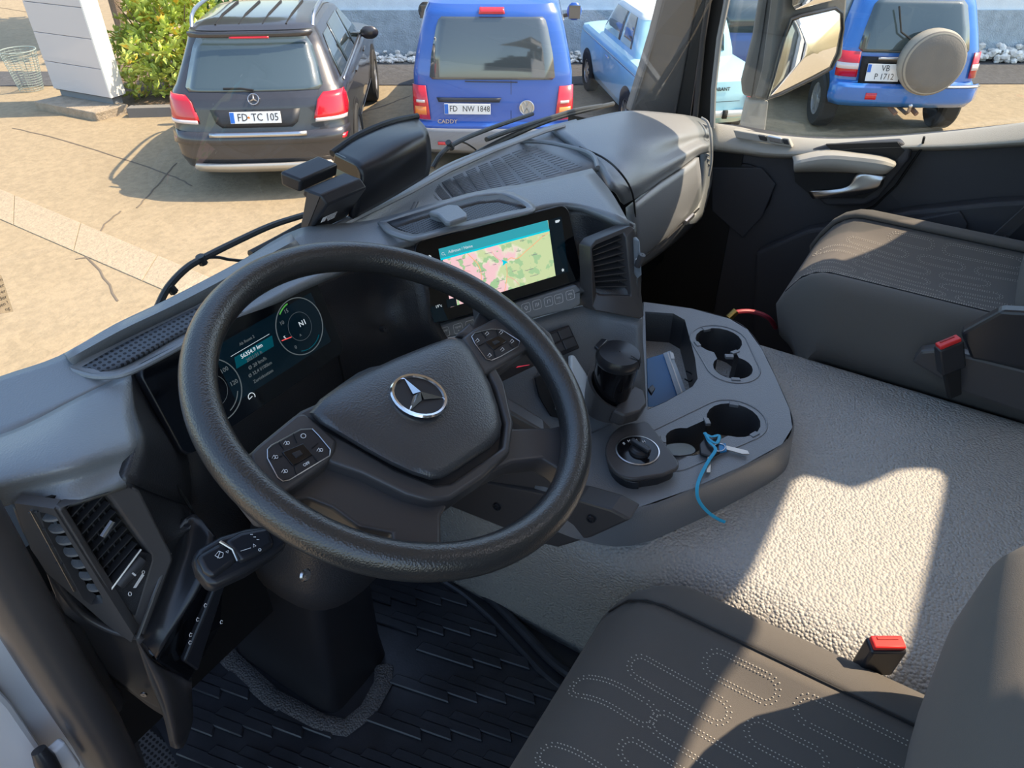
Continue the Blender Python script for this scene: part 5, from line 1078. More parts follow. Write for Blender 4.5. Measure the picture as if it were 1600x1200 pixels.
M().loft([ringc(V((.50, .70, -.86)), V((0, 0, 1)), V((0, 1, 0)), .062, .08, p=5), ringc(V((.505, .74, -1.05)), V((0, 0, 1)), V((0, 1, 0)), .070, .10, p=6), ringc(V((.512, .79, -1.24)), V((0, 0, 1)), V((0, 1, 0)), .080, .13, p=7), ringc(V((.515, .80, FZ+.006)), V((0, 0, 1)), V((0, 1, 0)), .086, .14, p=7)], True, True).build('pedestal', mSmooth, cl, smooth=60)
bp_ = Z(478, 898, -.60); M().lathe([(.001, 0), (.006, .001), (.008, -.001)], frame(Y(478, 899, .49), V((1, 0, 0)), V((0, .3, 1))), 14).build('lock_hole', mSatin, cl)
# stalk
sk = thing('wiper_stalk', 'chunky black control stalk with wiper symbol left of the steering column', 'stalk', Z(360, 870, -.585))
sa = Z(322, 892, -.585); sb = Z(440, 838, -.60)
sx_ = (sb-sa).normalized(); sn_ = V((-.1, -.45, .9)); sn_ = (sn_-sx_*sn_.dot(sx_)).normalized(); sv = sn_.cross(sx_)
def skp(u, v, h=0): return PL(u, v, sa+sn_*h, sn_)
M().prism([skp(*q) for q in [(301, 868), (310, 856), (345, 836), (385, 824), (440, 818), (450, 850), (430, 866), (388, 892), (340, 914), (326, 914), (308, 890)]], -sn_*.022).build('body', mSmooth, sk, bevel=.006, seg=4, smooth=50)
M().prism([skp(*q, .004) for q in [(306, 868), (344, 846), (368, 862), (371, 876), (332, 903), (318, 892)]], -sn_*.016).build('cap', mSmooth, sk, bevel=.005, seg=4, smooth=50)
M().prism([skp(*q, .006) for q in [(350, 845), (375, 830), (420, 822), (430, 850), (400, 868), (376, 878)]], -sn_*.016).build('rotary_ring', mSmooth, sk, bevel=.005, seg=4, smooth=50)
M().tube([skp(344, 846, .005), skp(364, 858, .0065), skp(372, 876, .005)], .0016, n=6).build('ring_seam', mSatin, sk)
def ssym(pts, c=False): M().tube([skp(u, v, .0048) for u, v in pts], .0004, n=4, closed=c).build('symbol', mWhite, sk, smooth=0)
ssym([(336, 868), (342, 861), (349, 864), (348, 870), (343, 872)], True); ssym([(340, 872), (344, 862)]); ssym([(353, 862), (357, 860), (356, 864)], True)
def ssym2(pts, c=False): M().tube([skp(u, v, .0065) for u, v in pts], .0004, n=4, closed=c).build('symbol', mWhite, sk, smooth=0)
ssym2([(376, 861), (392, 856)]); ssym2([(396, 850), (400, 853), (396, 855)], True); ssym2([(406+2*math.cos(i), 859+2*math.sin(i)) for i in range(6)], True)
for i in range(3): ssym2([(391+i*5, 835+i*4), (395+i*5, 835+i*4)])

# ================================================================ CENTRE CONSOLE TRAY ON THE TUNNEL
ct_ = thing('console_tray', 'grey moulded console tray with two cup holders and deep bin on the tunnel', 'console', Z(1120, 620, TZ))
TT = -.845
outl = [(1006, 472), (1080, 482), (1140, 498), (1168, 515), (1190, 545), (1212, 590), (1234, 640), (1238, 668), (1222, 694), (1160, 728), (1080, 764), (1000, 792), (930, 786), (870, 764), (840, 740), (880, 700), (1000, 640)]
# top plate with openings: built by boolean-free holes (loft between outline and hole rims)
def zt2(pts, z): return [Z(u, v, z) for u, v in pts]
binh = [(1008, 487), (1052, 490), (1070, 500), (1086, 560), (1090, 592), (1082, 604), (1040, 628), (1012, 640)]
bm = bmesh.new()
def loop(pts): vs_ = [bm.verts.new(p) for p in pts]; return [bm.edges.new((vs_[i], vs_[(i+1) % len(vs_)])) for i in range(len(vs_))]
def circ(c, r, k=22, a0=0): return [c+V((r*math.cos(a0+2*PI*i/k), r*math.sin(a0+2*PI*i/k), 0)) for i in range(k)]
def keyhole(cA, rA, cB, rB, wn, k=16):       # two round wells joined by a neck
    d = (cB-cA); d.z = 0; L = d.length; d.normalize(); e = V((-d.y, d.x, 0)); out = []
    aA = math.asin(min(1, wn/rA)); aB = math.asin(min(1, wn/rB))
    for i in range(k+1): a = aA+(2*PI-2*aA)*i/k; out.append(cA+d*(rA*math.cos(a))+e*(rA*math.sin(a)))
    for i in range(k+1): a = PI+aB+(2*PI-2*aB)*i/k; out.append(cB+d*(rB*math.cos(a))+e*(rB*math.sin(a)))
    return out
c1a, c1b = Z(1123, 532, TT), Z(1145, 574, TT); c2a, c2b = Z(1146, 656, TT), Z(1072, 690, TT)
kh1 = keyhole(c1a, .047, c1b, .038, .022); kh2 = keyhole(c2a, .047, c2b, .036, .026)
els = loop(zt2(outl, TT))+loop(zt2(binh, TT))+loop(kh1)+loop(kh2)
bmesh.ops.triangle_fill(bm, use_beauty=True, use_dissolve=False, edges=els)
me = bpy.data.meshes.new('top_plate'); vs_ = [v.co.copy() for v in bm.verts]; fs_ = [tuple(v.index for v in f.verts) for f in (bm.verts.index_update() or bm.faces)]
tp = M(); tp.v = vs_; tp.f = [f for f in fs_]
# keep only faces outside the wells
def inside(p, poly_):
    c = False; n = len(poly_)
    for i in range(n):
        a, b = poly_[i], poly_[(i+1) % n]
        if (a.y > p.y) != (b.y > p.y) and p.x < (b.x-a.x)*(p.y-a.y)/(b.y-a.y)+a.x: c = not c
    return c
holes = [zt2(binh, TT), kh1, kh2]
tp.f = [f for f in tp.f if not any(inside((vs_[f[0]]+vs_[f[1]]+vs_[f[2]])/3, h) for h in holes)]
tp.build('top_plate', mCons, ct_, smooth=20)
bm.free()
# outer skirt with rounded shoulder
cen = Z(1080, 630, TT)
def grow(pts, z, k): return [V((cen.x+(p.x-cen.x)*k, cen.y+(p.y-cen.y)*k, z)) for p in pts]
o0 = spline(zt2(outl, TT)+[Z(*outl[0], TT)], 3)
M().loft([grow(o0, TT, 1.0), grow(o0, TT-.002, 1.012), grow(o0, TT-.008, 1.026), grow(o0, TT-.04, 1.04), grow(o0, -.918, 1.06)], False, False).build('skirt', mCons, ct_, smooth=60)
for nm, hh_, dp, inner in (('bin', holes[0], -.16, .9), ('cup_well', kh1, -.09, .86), ('cup_well', kh2, -.09, .86)):
    cm_ = V((sum(p.x for p in hh_)/len(hh_), sum(p.y for p in hh_)/len(hh_), 0)); R = []
    for z, k in ((TT+.0005, 1.0), (TT-.004, .985), (TT+dp*.5, .96), (TT+dp, inner)): R.append([V((cm_.x+(p.x-cm_.x)*k, cm_.y+(p.y-cm_.y)*k, z)) for p in hh_])
    m = M(); m.loft(R, False, True); m.f.append(tuple(range(3*len(hh_), 4*len(hh_)))); m.build(nm, mDashD, ct_, smooth=40)
for kh in (kh1, kh2):
    cm_ = V((sum(p.x for p in kh)/len(kh), sum(p.y for p in kh)/len(kh), 0)); 
    ca_, cb_ = (c1a, c1b) if kh is kh1 else (c2a, c2b)
    d = (cb_-ca_).normalized(); e = V((-d.y, d.x, 0)); pts = []
    for i in range(17): a = PI/2+PI*i/16; pts.append(ca_+d*(.058*math.cos(a))+e*(.058*math.sin(a)))
    L = (cb_-ca_).length+(.0 if kh is kh1 else .04)
    for i in range(17): a = -PI/2+PI*i/16; pts.append(ca_+d*(L+.052*math.cos(a))+e*(.052*math.sin(a)))
    M().tube([p+V((0, 0, .0005)) for p in pts], .0018, n=5, closed=True, flat=.6, up=V((0, 0, 1))).build('well_rim', mDashR if False else mCons, ct_)
    for cw, rw, angs in ((ca_, .047, (.9, 2.4, 4.2) if kh is kh1 else (.3, 2.2, 4.3)), (cb_, .038, (.5, 3.6) if kh is kh1 else (2.0, 3.0))):
        for a in angs:
            dd = V((math.cos(a), math.sin(a), 0)); ee = V((-dd.y, dd.x, 0))
            M().prism([cw+dd*(rw+.006)+ee*.009+V((0, 0, .002)), cw+dd*(rw-.004)+ee*.008+V((0, 0, .001)), cw+dd*(rw-.004)-ee*.008+V((0, 0, .001)), cw+dd*(rw+.006)-ee*.009+V((0, 0, .002))], V((0, 0, -.006))).build('grip_tab', mCons, ct_, smooth=0, bevel=.001)
# side cover with screws, below the tray towards the pedals
sc_ = M().prism([X(u, v, .738) for u, v in [(600, 722), (770, 757), (905, 782), (955, 797), (985, 813), (925, 840), (872, 856), (850, 851), (690, 787), (590, 750)]], V((.04, 0, 0))).build('side_cover', mBez, ct_, smooth=0, bevel=.004)
for u, v in ((776, 792), (923, 811)): M().lathe([(.001, .001), (.0035, .001), (.004, .003), (.0065, .003), (.0075, 0)], frame(X(u, v, .735), V((0, -1, 0)), V((0, 0, 1))), 20, False).build('screw', mSmooth, sc_)
# gear dial on its own plate
gd = thing('gear_selector', 'dark plate with a round gear selector dial at the tray corner', 'gear selector', Z(1000, 705, TT))
gpl = [(1007, 657), (1014, 660), (1060, 720), (1061, 728), (1056, 733), (1036, 741)]+[(991+45*math.cos(a), 704+44*math.sin(a)) for a in [1.25+i*.22 for i in range(17)]]
M().prism([Z(u, v, TT+.022) for u, v in gpl], V((0, 0, -.008))).build('plate', mBez, gd, bevel=.003, seg=3, smooth=40)
M().prism([Z(u+ (4 if u < 1000 else -8), v+6, TT+.015) for u, v in gpl], V((0, 0, -.02))).build('plinth', mSmooth, gd, bevel=.004)
gc = Z(996, 704, TT+.022)
fg = frame(gc, V((1, 0, 0)), V((0, 1, 0)))
M().lathe([(.036, 0), (.0365, .0015), (.0345, .002), (.033, -.001)], fg, 40, False).build('ring', mSatin, gd)
M().lathe([(.001, .0012), (.0335, .0012), (.0335, 0)], fg, 40, False).build('dial_field', mPiano, gd)
M().lathe([(.001, .009), (.013, .009), (.017, .006), (.018, .001)], fg @ Matrix.Translation((-.0, -.004, 0)), 32, False).build('dial', mSmooth, gd)
dv = (Z(1010, 712, TT+.022)-Z(984, 695, TT+.022)).normalized()
M().prism([gc+dv*s*.02+V((-dv.y, dv.x, 0))*t*.0045+V((0, -.004, .009)) for s, t in ((-1, -1), (1, -1), (1.0, 1), (-1, 1))], V((0, 0, .007))).build('grip', mSmooth, gd, bevel=.002)
for i, tx in enumerate('RNDA'): 
    text('H' if i else '0', .0075, frame(Z(*((975, 693), (983, 689), (994, 688), (1006, 690))[i], TT+.0245), V((.75, -.65, 0)), V((.65, .75, 0))), mWhite, gd, align='CENTER')
# ---- black cup-shaped ashtray in its ring on the stack
au = V((0, -.10, 1)).normalized(); ab = Z(955, 632, -.80)+V((0, .0, 0)); 
ab = Z(957, 600, -.755)
at = thing('ashtray_cup', 'glossy black lidded cup ashtray standing in a holder on the centre stack', 'ashtray', ab)
fa_ = frame(ab, V((1, 0, 0)), au.cross(V((1, 0, 0))))
M().lathe([(.001, -.03), (.031, -.03), (.034, .0), (.0355, .035), (.036, .05), (.0335, .051)], fa_, 40, False).build('cup', mPiano, at)
M().lathe([(.0365, .049), (.038, .053), (.038, .060), (.034, .068), (.001, .070)], fa_, 40, False).build('lid', mSmooth, at)
M().prism([fa_ @ V(p) for p in ((-.018, .030, .064), (.018, .030, .064), (.013, .041, .064), (-.013, .041, .064))], fa_.to_3x3() @ V((0, 0, .007))).build('lid_hinge', mSmooth, at, bevel=.002)
M().tube([fa_ @ V((.0, -.0375, .051)), fa_ @ V((.0, -.0385, .060)), fa_ @ V((0, -.034, .0685)), fa_ @ V((.0, -.02, .071))], .0008, n=5).build('lid_seam', mBlack, at)
hr = thing('cup_holder_ring', 'satin black sleeve holding the ashtray cup on the stack', 'cup holder', ab)
R = []
for f_, z in ((0, -.045), (0, -.012), (1, .0), (1, -.002), (0, -.03)): 
    rr = .044 if len(R) < 3 else .0375
    R.append([fa_ @ V((rr*math.cos(a), rr*math.sin(a), z+(.018*math.sin(a) if f_ else 0)-.005)) for a in [2*PI*i/36 for i in range(36)]])
M().loft(R, False, True).build('sleeve', mBez, hr, smooth=50)
M().prism([fa_ @ V(p) for p in ((-.042, -.02, -.045), (.042, -.02, -.045), (.0405, -.042, -.045), (.012, -.060, -.045), (-.012, -.060, -.045), (-.0405, -.042, -.045))], fa_.to_3x3() @ V((0, -.004, .028))).build('sleeve_foot', mBez, hr, bevel=.004)
# rocker switch block, hazard key, pocket with the white phone
rs = thing('rocker_switches', 'block of four blank rocker switches beside the steering wheel rim', 'switches', Z(880, 530, -.70))
def SP(u, v, h=0):       # plane of the lower stack
    o = Z(912, 478, -.672); n = V((-.35, -.75, .55)).normalized(); return PL(u, v, o+n*h, n)
sN = V((-.35, -.75, .55)).normalized()
o_st = cs2 = None
def stz(u, v, h=0):      # follow the sloping stack face by height in the picture
    z = -.682-.165*max(0, (v-490-(u-912)*-.28))/190; return Z(u, v, z)+sN*h
M().prism([stz(*q, .003) for q in [(845, 524), (888, 508), (905, 544), (864, 562)]], -sN*.008).build('frame', mSmooth, rs, smooth=0, bevel=.002)
for qd in ([(850, 526), (868, 519), (874, 532), (856, 540)], [(869, 518), (887, 511), (893, 525), (875, 532)], [(857, 542), (875, 534), (881, 547), (863, 556)], [(876, 533), (894, 526), (900, 540), (882, 547)]):
    M().prism([stz(*q, .006) for q in qd], -sN*.006).build('rocker', mVent, rs, smooth=0, bevel=.0012)
hz = thing('hazard_switch', 'small switch with a red triangle mark behind the right wheel spoke', 'switch', stz(820, 570))
M().prism([stz(*q, .004) for q in [(775, 580), (812, 560), (836, 558), (838, 570), (780, 598)]], -sN*.006).build('key', mSmooth, hz, smooth=0, bevel=.002)
M().prism([stz(*q, .012) for q in [(802, 575), (816, 562), (823, 563), (822, 571)]], -sN*.002).build('red_mark', mat('hazard_red', (.7, .05, .08), .4, emit=(.8, .05, .1), es=.3), hz, smooth=0)
pk = thing('phone_pocket', 'dark recessed phone pocket in the centre stack behind the wheel rim', 'pocket', stz(870, 620))
M().prism([stz(*q, .002) for q in [(835, 590), (880, 572), (912, 600), (922, 645), (900, 660), (860, 650), (842, 620)]], -sN*.004).build('pocket', mBlack, pk, smooth=0, bevel=.001)
mPh = mat('white_phone', (.75, .77, .78), .3)
phn = M().prism([stz(*q, .020) for q in [(883, 556), (889, 556), (912, 592), (922, 640), (912, 646), (876, 650), (862, 640), (864, 612), (884, 600)]], -sN*.012).build('white_device', mPh, None, bevel=.003, smooth=40)
tag(phn, 'white handheld device standing in the phone pocket behind the wheel rim', 'phone')
# zip pouch in the bin
pc_ = [Z(1010, 560, -.875), Z(1048, 549, -.86), Z(1074, 618, -.91), Z(1030, 636, -.915), Z(1012, 636, -.915)]
pch = thing('zip_pouch', 'blue plastic zip pouch leaning in the console bin', 'pouch', pc_[0])
mPouch = mat('blue_plastic_film', (.10, .27, .55), .25, coat=.6)
M().prism(pc_, V((0, 0, -.004))).build('film', mPouch, pch, bevel=.0015)
M().prism([Z(1036, 553, -.862), Z(1048, 549, -.858), Z(1074, 618, -.907), Z(1060, 624, -.909)], V((0, 0, .002))).build('zip_band', mat('clear_band', (.50, .60, .70), .25), pch, smooth=0)
M().tube([Z(1043, 551, -.857), Z(1068, 620, -.905)], .0016, n=6).build('zip_line', mWhite, pch)
M().prism([Z(1046, 551, -.856), Z(1052, 553, -.857), Z(1054, 562, -.862), Z(1048, 562, -.862)], V((0, 0, .003))).build('zip_slider', mPh, pch, bevel=.0006)
ear = M().tube(spline([Z(1072, 580, -.89), Z(1080, 584, -.885), Z(1084, 590, -.88), Z(1078, 596, -.89), Z(1070, 592, -.895)], 4), .0015, n=5).build('cable', mBlack); tag(ear, 'thin black cable coiled in the bin beside the blue pouch', 'cable')
crd = M().prism([Z(1012, 607, -.868), Z(1020, 600, -.868), Z(1024, 606, -.868), Z(1018, 616, -.87)], V((0, 0, -.006))).build('round_plug', mSmooth, None, bevel=.002); tag(crd, 'small black plug lying at the bin edge beside the pouch', 'plug')
# grey bin object
# smart key in the second well, keys with cyan lanyard
fob = M().loft([ringc(Z(1062, 702, TT-.008), V((.2, -.1, 1)).normalized(), V((.62, -.42, 0)), .018, .032, k=20, p=2.4), ringc(Z(1062, 702, TT+.002), V((.2, -.1, 1)).normalized(), V((.62, -.42, 0)), .018, .032, k=20, p=2.4)], True, True).build('key_fob', mSmooth, None, bevel=.002)
tag(fob, 'glossy black key fob lying in the neck of the front cup holder', 'key fob')
ky = thing('key_ring', 'bunch of two keys on a split ring with cyan ribbon on the tray edge', 'keys', Z(1118, 700, TT))
mKey = mat('key_metal', (.55, .50, .44), .3, metal=1)
M().prism([Z(u, v, TT+.008) for u, v in [(1093, 693), (1104, 680), (1124, 686), (1126, 706), (1112, 714), (1094, 708)]], V((0, 0, -.006))).build('key_head', mSmooth, ky, bevel=.002, label='black plastic key head')
M().prism([Z(u, v, TT+.006) for u, v in [(1106, 712), (1111, 712), (1110, 738), (1104, 738)]], V((0, 0, -.002))).build('key_blade', mKey, ky, smooth=0)
M().prism([Z(u, v, TT+.008) for u, v in [(1122, 694), (1134, 692), (1136, 704), (1124, 706)]], V((0, 0, -.004))).build('key_head', mat('cyan_plastic', (.02, .25, .55), .4), ky, bevel=.001)
M().prism([Z(u, v, TT+.007) for u, v in [(1134, 696), (1168, 704), (1171, 709), (1160, 709), (1135, 702)]], V((0, 0, -.002))).build('key_blade', mKey, ky, smooth=0)
M().tube([Z(1124+9*math.cos(a*PI/10), 699+6*math.sin(a*PI/10), TT+.009) for a in range(20)], .0009, n=6, closed=True).build('split_ring', mSatin, ky)
mCy = mat('cyan_ribbon', (.03, .42, .68), .55)
ln = [Z(1101, 676, TT+.010), Z(1108, 690, TT+.014), Z(1118, 702, TT+.014), Z(1107, 720, TT+.011), Z(1094, 745, TT+.006), Z(1089, 765, TT+.002), Z(1092, 782, -.860), Z(1104, 798, -.880), Z(1120, 810, -.896), Z(1133, 816, -.903)]
M().tube(spline(ln, 5), .0028, n=6, flat=.3).build('ribbon', mCy, ky)
M().tube(spline([Z(1100, 677, TT+.012), Z(1112, 682, TT+.014), Z(1124, 680, TT+.010), Z(1120, 692, TT+.014), Z(1108, 686, TT+.015), Z(1102, 676, TT+.012)], 4), .0028, n=6, flat=.4).build('knot', mCy, ky)
# cable loop with red sheath on the far floor beyond the tray
lp_ = M().tube(spline([Z(1140, 496, -.96), Z(1150, 488, -.95), Z(1175, 487, -.95), Z(1200, 496, -.96), Z(1212, 512, -1.0)], 5), .006, n=8).build('red_cable', mat('dark_red_rubber', (.30, .03, .05), .4), None)
tag(lp_, 'dark red cable loop with brass end beyond the console tray', 'cable')
be = M().tube([Z(1138, 497, -.96), Z(1150, 486, -.945)], .009, n=10).build('brass_end', mat('brass', (.7, .55, .2), .3, metal=1), lp_)

# ================================================================ FLOOR MAT with raised bars
mt_ = thing('floor_mat', 'black rubber floor mat with raised slanted bars in the driver footwell', 'floor mat', V((.5, .6, FZ)))
mo_ = [(330, 960), (300, 1060), (320, 1240), (620, 1330), (760, 1240), (868, 1070), (818, 985), (757, 925), (700, 880), (620, 850)]
mz = FZ+.012
matp = [Z(u, v, mz) for u, v in mo_]
matp = [V((.27, 1.0, mz)), V((.20, .75, mz)), V((.22, .35, mz)), V((.30, .02, mz)), V((.68, .02, mz)), V((.735, .30, mz)), V((.745, .37, mz)), V((.775, .46, mz)), V((.805, .56, mz)), V((.82, .66, mz)), V((.815, .80, mz)), V((.80, .96, mz))]
M().prism(matp, V((0, 0, -.011))).build('base_sheet', mMat, mt_, smooth=0)
edge = spline(matp[5:], 4)
M().tube([p+V((0, 0, .008)) for p in edge], .010, n=10).build('raised_edge', mMat, mt_)
M().tube([p+V((-.03, 0, .003)) for p in edge], .007, n=8).build('raised_edge', mMat, mt_)
# frame strip of coarse vinyl around the pedestal
fst = [(343, 1010), (360, 1030), (425, 1090), (500, 1130), (540, 1137), (575, 1110), (598, 1068), (600, 1040)]
M().tube([Z(u, v, mz+.004) for u, v in fst], .018, n=6, flat=.3, up=V((0, 0, 1))).build('pedestal_trim', mTun2 if 'mTun2' in globals() else mat('coarse_vinyl', (.12, .12, .125), .6, bump=1, bscale=260, btype='leather'), mt_)
barpx = []
random.seed(2)
bars = []
def barq(x, y, L, wd, sl=.012):      # slanted bar with long axis along X..Y diagonal as in the photograph
    d = V((.22, -.975, 0)).normalized(); e = V((.975, .22, 0)); a = V((x, y, mz)); b = a+d*L
    return [a+e*0, b-d*sl*0+e*0, b+e*wd-d*sl, a+e*wd-d*sl*0+d*sl*0-d*(-sl*.6)]
rowi = 0; proto = None
for j in range(22):
    x0 = .205+j*.028; off = (j % 3)*.047
    k = -1
    while True:
        k += 1; y0 = 1.04-off-k*.14
        if y0 < .02: break
        L = .128
        q_ = barq(x0, y0, L, .0225)
        c_ = (q_[0]+q_[2])/2
        if not inside(c_, [p+(V((.5, .55, mz))-p)*.11 for p in matp]): continue
        if abs(c_.x-.515) < .115 and c_.y > .61: continue
        M().prism([p+V((0, 0, .0)) for p in q_], V((0, 0, .006))).build('tread_bar', mMat, mt_, smooth=0, bevel=.002, seg=1)
# textured step plate under the left end of the dash
tx = M().prism([V((-.02, .95, FZ+.006)), V((.24, .95, FZ+.006)), V((.24, .2, FZ+.006)), V((-.02, .2, FZ+.006))], V((0, 0, -.006)))
mStep = mat('dimpled_plate', (.10, .10, .105), .45); dots(mStep, 110, .33); tx.build('trim_8', mStep, smooth=0, kind='structure')

# ================================================================ SEATS
def seat(name, label, xc, yf, zt_, mirror=1, back=True):
    s = thing(name, label, 'seat', V((xc, yf-.25, zt_-.12)))
    W = .255 if xc > 1 else .262
    def S(a, b):     # a in -1..1 across, b in 0..1 front to back ; cushion surface
        x = xc+a*W; y = yf-.52*b
        z = zt_-.055*max(0, (1-b/.16))**2 if b < .16 else zt_
        z -= .02*math.sin(min(1, b/1.0)*PI)*(1-min(1, abs(a)/.55)**2)
        z += .020*math.exp(-((abs(a)-.72)/.16)**2)*(1 if b > .05 else b/.05)
        if abs(a) > .82: z -= .075*((abs(a)-.82)/.18)**2
        y += -.03*max(0, abs(a)-.7)/.3*max(0, 1-b/.3)*3*abs(a)
        return V((x, y, z))
    def grid(a0, a1, b0, b1, na, nb):
        m = M(); R = [[S(a0+(a1-a0)*i/na, b0+(b1-b0)*j/nb) for i in range(na+1)] for j in range(nb+1)]
        return R
    R = grid(-.64, .64, .0, 1, 24, 24); front = [[p+V((0, .012, -.03)) for p in R[0]], [p+V((0, -.01, -.10)) for p in R[0]]]
    M().loft([front[1], front[0]]+R, False, False).build('cushion_centre', mFab, s, smooth=60, solid=.01)
    for sg in (-1, 1):
        R = grid(sg*.64, sg*1.0, .0, 1, 10, 24)
        R = [r+[r[-1]+V((sg*.006, 0, -.03)), r[-1]+V((-sg*.015, 0, -.085))] for r in R]
        fr_ = [[p+V((0, .012, -.03)) if i < 11 else p+V((0, .006, -.01)) for i, p in enumerate(R[0])], [p+V((0, -.01, -.10)) for p in R[0]]]
        M().loft([fr_[1], fr_[0]]+R, False, False).build('cushion_bolster', mFab2, s, smooth=60, solid=.01)
        M().tube([S(sg*.64, b/20)+V((0, 0, .0008)) for b in range(21)], .0016, n=6).build('seam', mBlack, s)
    # stitched pill outlines (two rows of small stitches each)
    st_ = M(); random.seed(4)
    def pill(ac, b0, L, wd):
        for g in (0, .0055):
            r = wd/2-g; n = []
            P_ = []
            la = L-wd
            for i in range(int(la/.0045)): P_.append((r, wd/2+i*.0045))
            for i in range(9): a = PI*i/8; P_.append((r*math.cos(a), wd/2+la+r*math.sin(a)))
            for i in range(int(la/.0045)): P_.append((-r, wd/2+la-i*.0045))
            for i in range(9): a = PI+PI*i/8; P_.append((r*math.cos(a), wd/2+r*math.sin(a)))
            for (dx, dy) in P_:
                a = ac+dx/W; b = b0+dy/.52
                if b < .01 or b > .99: continue
                p = S(a, b)+V((0, 0, .0012)); st_.add([p+V((.0009, 0, 0)), p+V((0, .0013, 0)), p+V((-.0009, 0, 0)), p+V((0, -.0013, 0)), p+V((0, 0, .0006))], [(0, 1, 4), (1, 2, 4), (2, 3, 4), (3, 0, 4)])
    for j, ac in enumerate((-.50, -.30, -.10, .10, .30, .50)):
        b = -.12+.13*(j % 3)+.03*j
        for k in range(4):
            L = (.14, .10, .165, .12)[(j+k) % 4]
            if b+L/.52 > 1.0: break
            pill(ac, max(b, .02), L, .036); b += L/.52+.035
    st_.build('stitching', mStitch, s, smooth=0, kind='stuff')
    # seat base
    M().box((xc, yf-.30, zt_-.17), (.36, .40, .10)).build('seat_base', mBlack, s, smooth=0, bevel=.02)
    M().box((xc, yf-.30, (zt_-.28+FZ)/2), (.34, .36, zt_-.28-FZ)).build('seat_pedestal', mBlack, s, smooth=0, bevel=.01)
    return s, S
s1, S1 = seat('driver_seat', 'black fabric driver seat cushion with stitched pill pattern, half in sun', .475, .232, -.872)
def backrest(s, xc, pts, mt, x1k=1.0):
    R = []
    for y, z, w_, t in pts: R.append(ringc(V((xc, y, z)), V((0, -.25, 1)).normalized(), V((0, 1, 0)), w_, t, k=36, p=3.2))
    return M().loft(R, True, True).build('backrest', mt, s, smooth=70)
backrest(s1, .475, [(-.275, -.95, .19, .06), (-.258, -.88, .225, .085), (-.245, -.80, .248, .10), (-.24, -.70, .260, .105), (-.242, -.62, .257, .105), (-.247, -.585, .245, .10), (-.255, -.56, .222, .09), (-.265, -.545, .18, .07), (-.28, -.53, .09, .05), (-.31, -.40, .05, .04), (-.32, -.30, .06, .04), (-.32, -.1, .13, .06), (-.34, .08, .12, .055), (-.345, .10, .09, .04)], mFab2)
s2, S2 = seat('passenger_seat', 'black fabric passenger seat by the far door, its far side in sun', 1.715, .245, -.775)
backrest(s2, 1.715, [(-.265, -.84, .20, .06), (-.26, -.78, .24, .085), (-.26, -.70, .255, .095), (-.275, -.55, .26, .09), (-.30, -.38, .255, .085), (-.32, -.2, .235, .08), (-.34, -.05, .2, .07), (-.35, 0, .12, .05)], mFab2)
# console box of passenger seat and armrest block near side
M().prism(mix((1424, 566, 'x', 1.425), (1438, 549, 'x', 1.425), (1470, 546, 'x', 1.425), (1640, 588, 'x', 1.425), (1640, 660, 'x', 1.425), (1500, 612, 'x', 1.425)), V((.03, 0, 0))).build('lower_shield', mBez, s2, bevel=.006, smooth=0)
M().prism(mix((1500, 521, 'x', 1.41), (1564, 486, 'x', 1.41), (1640, 490, 'x', 1.41), (1640, 584, 'x', 1.41), (1517, 562, 'x', 1.41)), V((.03, 0, 0))).build('side_shield', mSmooth, s2, bevel=.006, smooth=0)
# buckles
def buckle(name, label, top, dn, lean, ex_, red=mRed):
    b = thing(name, label, 'belt buckle', top)
    fr_ = frame(top, ex_, (lean.cross(ex_)))
    m4 = fr_
    M().add([], []).box((0, 0, -.032), (.046, .022, .062), m4).build('housing', mSmooth, b, bevel=.004, smooth=40)
    rb = M().box((0, 0, .002), (.040, .017, .008), m4).build('release_button', red, b, bevel=.002, smooth=40)
    M().box((0, .004, .0065), (.026, .004, .001), m4).build('button_recess', mat('deep_red', (.35, .01, .01), .4), rb, smooth=0)
    M().prism([m4 @ V(p) for p in ((-.016, -.006, -.06), (.016, -.006, -.06), (.012, -.006, -.13), (-.012, -.006, -.13))], m4.to_3x3() @ V((0, .012, 0))).build('stalk', mBlack, b, bevel=.003, smooth=0)
    return b
bt1 = Z(1384, 1004, -.80); e1 = (Z(1414, 1004, -.80)-Z(1354, 1004, -.80))
buckle('belt_buckle', 'black belt buckle with bright sunlit red button beside the driver seat', Z(1386, 1006, -.82), -.1, V((-.12, .05, 1)).normalized(), e1)
b2_ = X(1482, 536, 1.375); buckle('belt_buckle', 'black belt buckle with red button beside the passenger seat', b2_, -.1, V((-.05, .2, 1)).normalized(), X(1500, 535, 1.375)-X(1462, 540, 1.375)+V((.03, 0, 0)))
# recliner lever parts by the driver's backrest
rl_ = M().prism([Z(u, v, -.88) for u, v in [(1458, 1068), (1488, 1056), (1502, 1060), (1508, 1120), (1488, 1140), (1460, 1110)]], V((0, 0, -.03))).build('seat_hinge_cover', mSmooth, s1, bevel=.006)
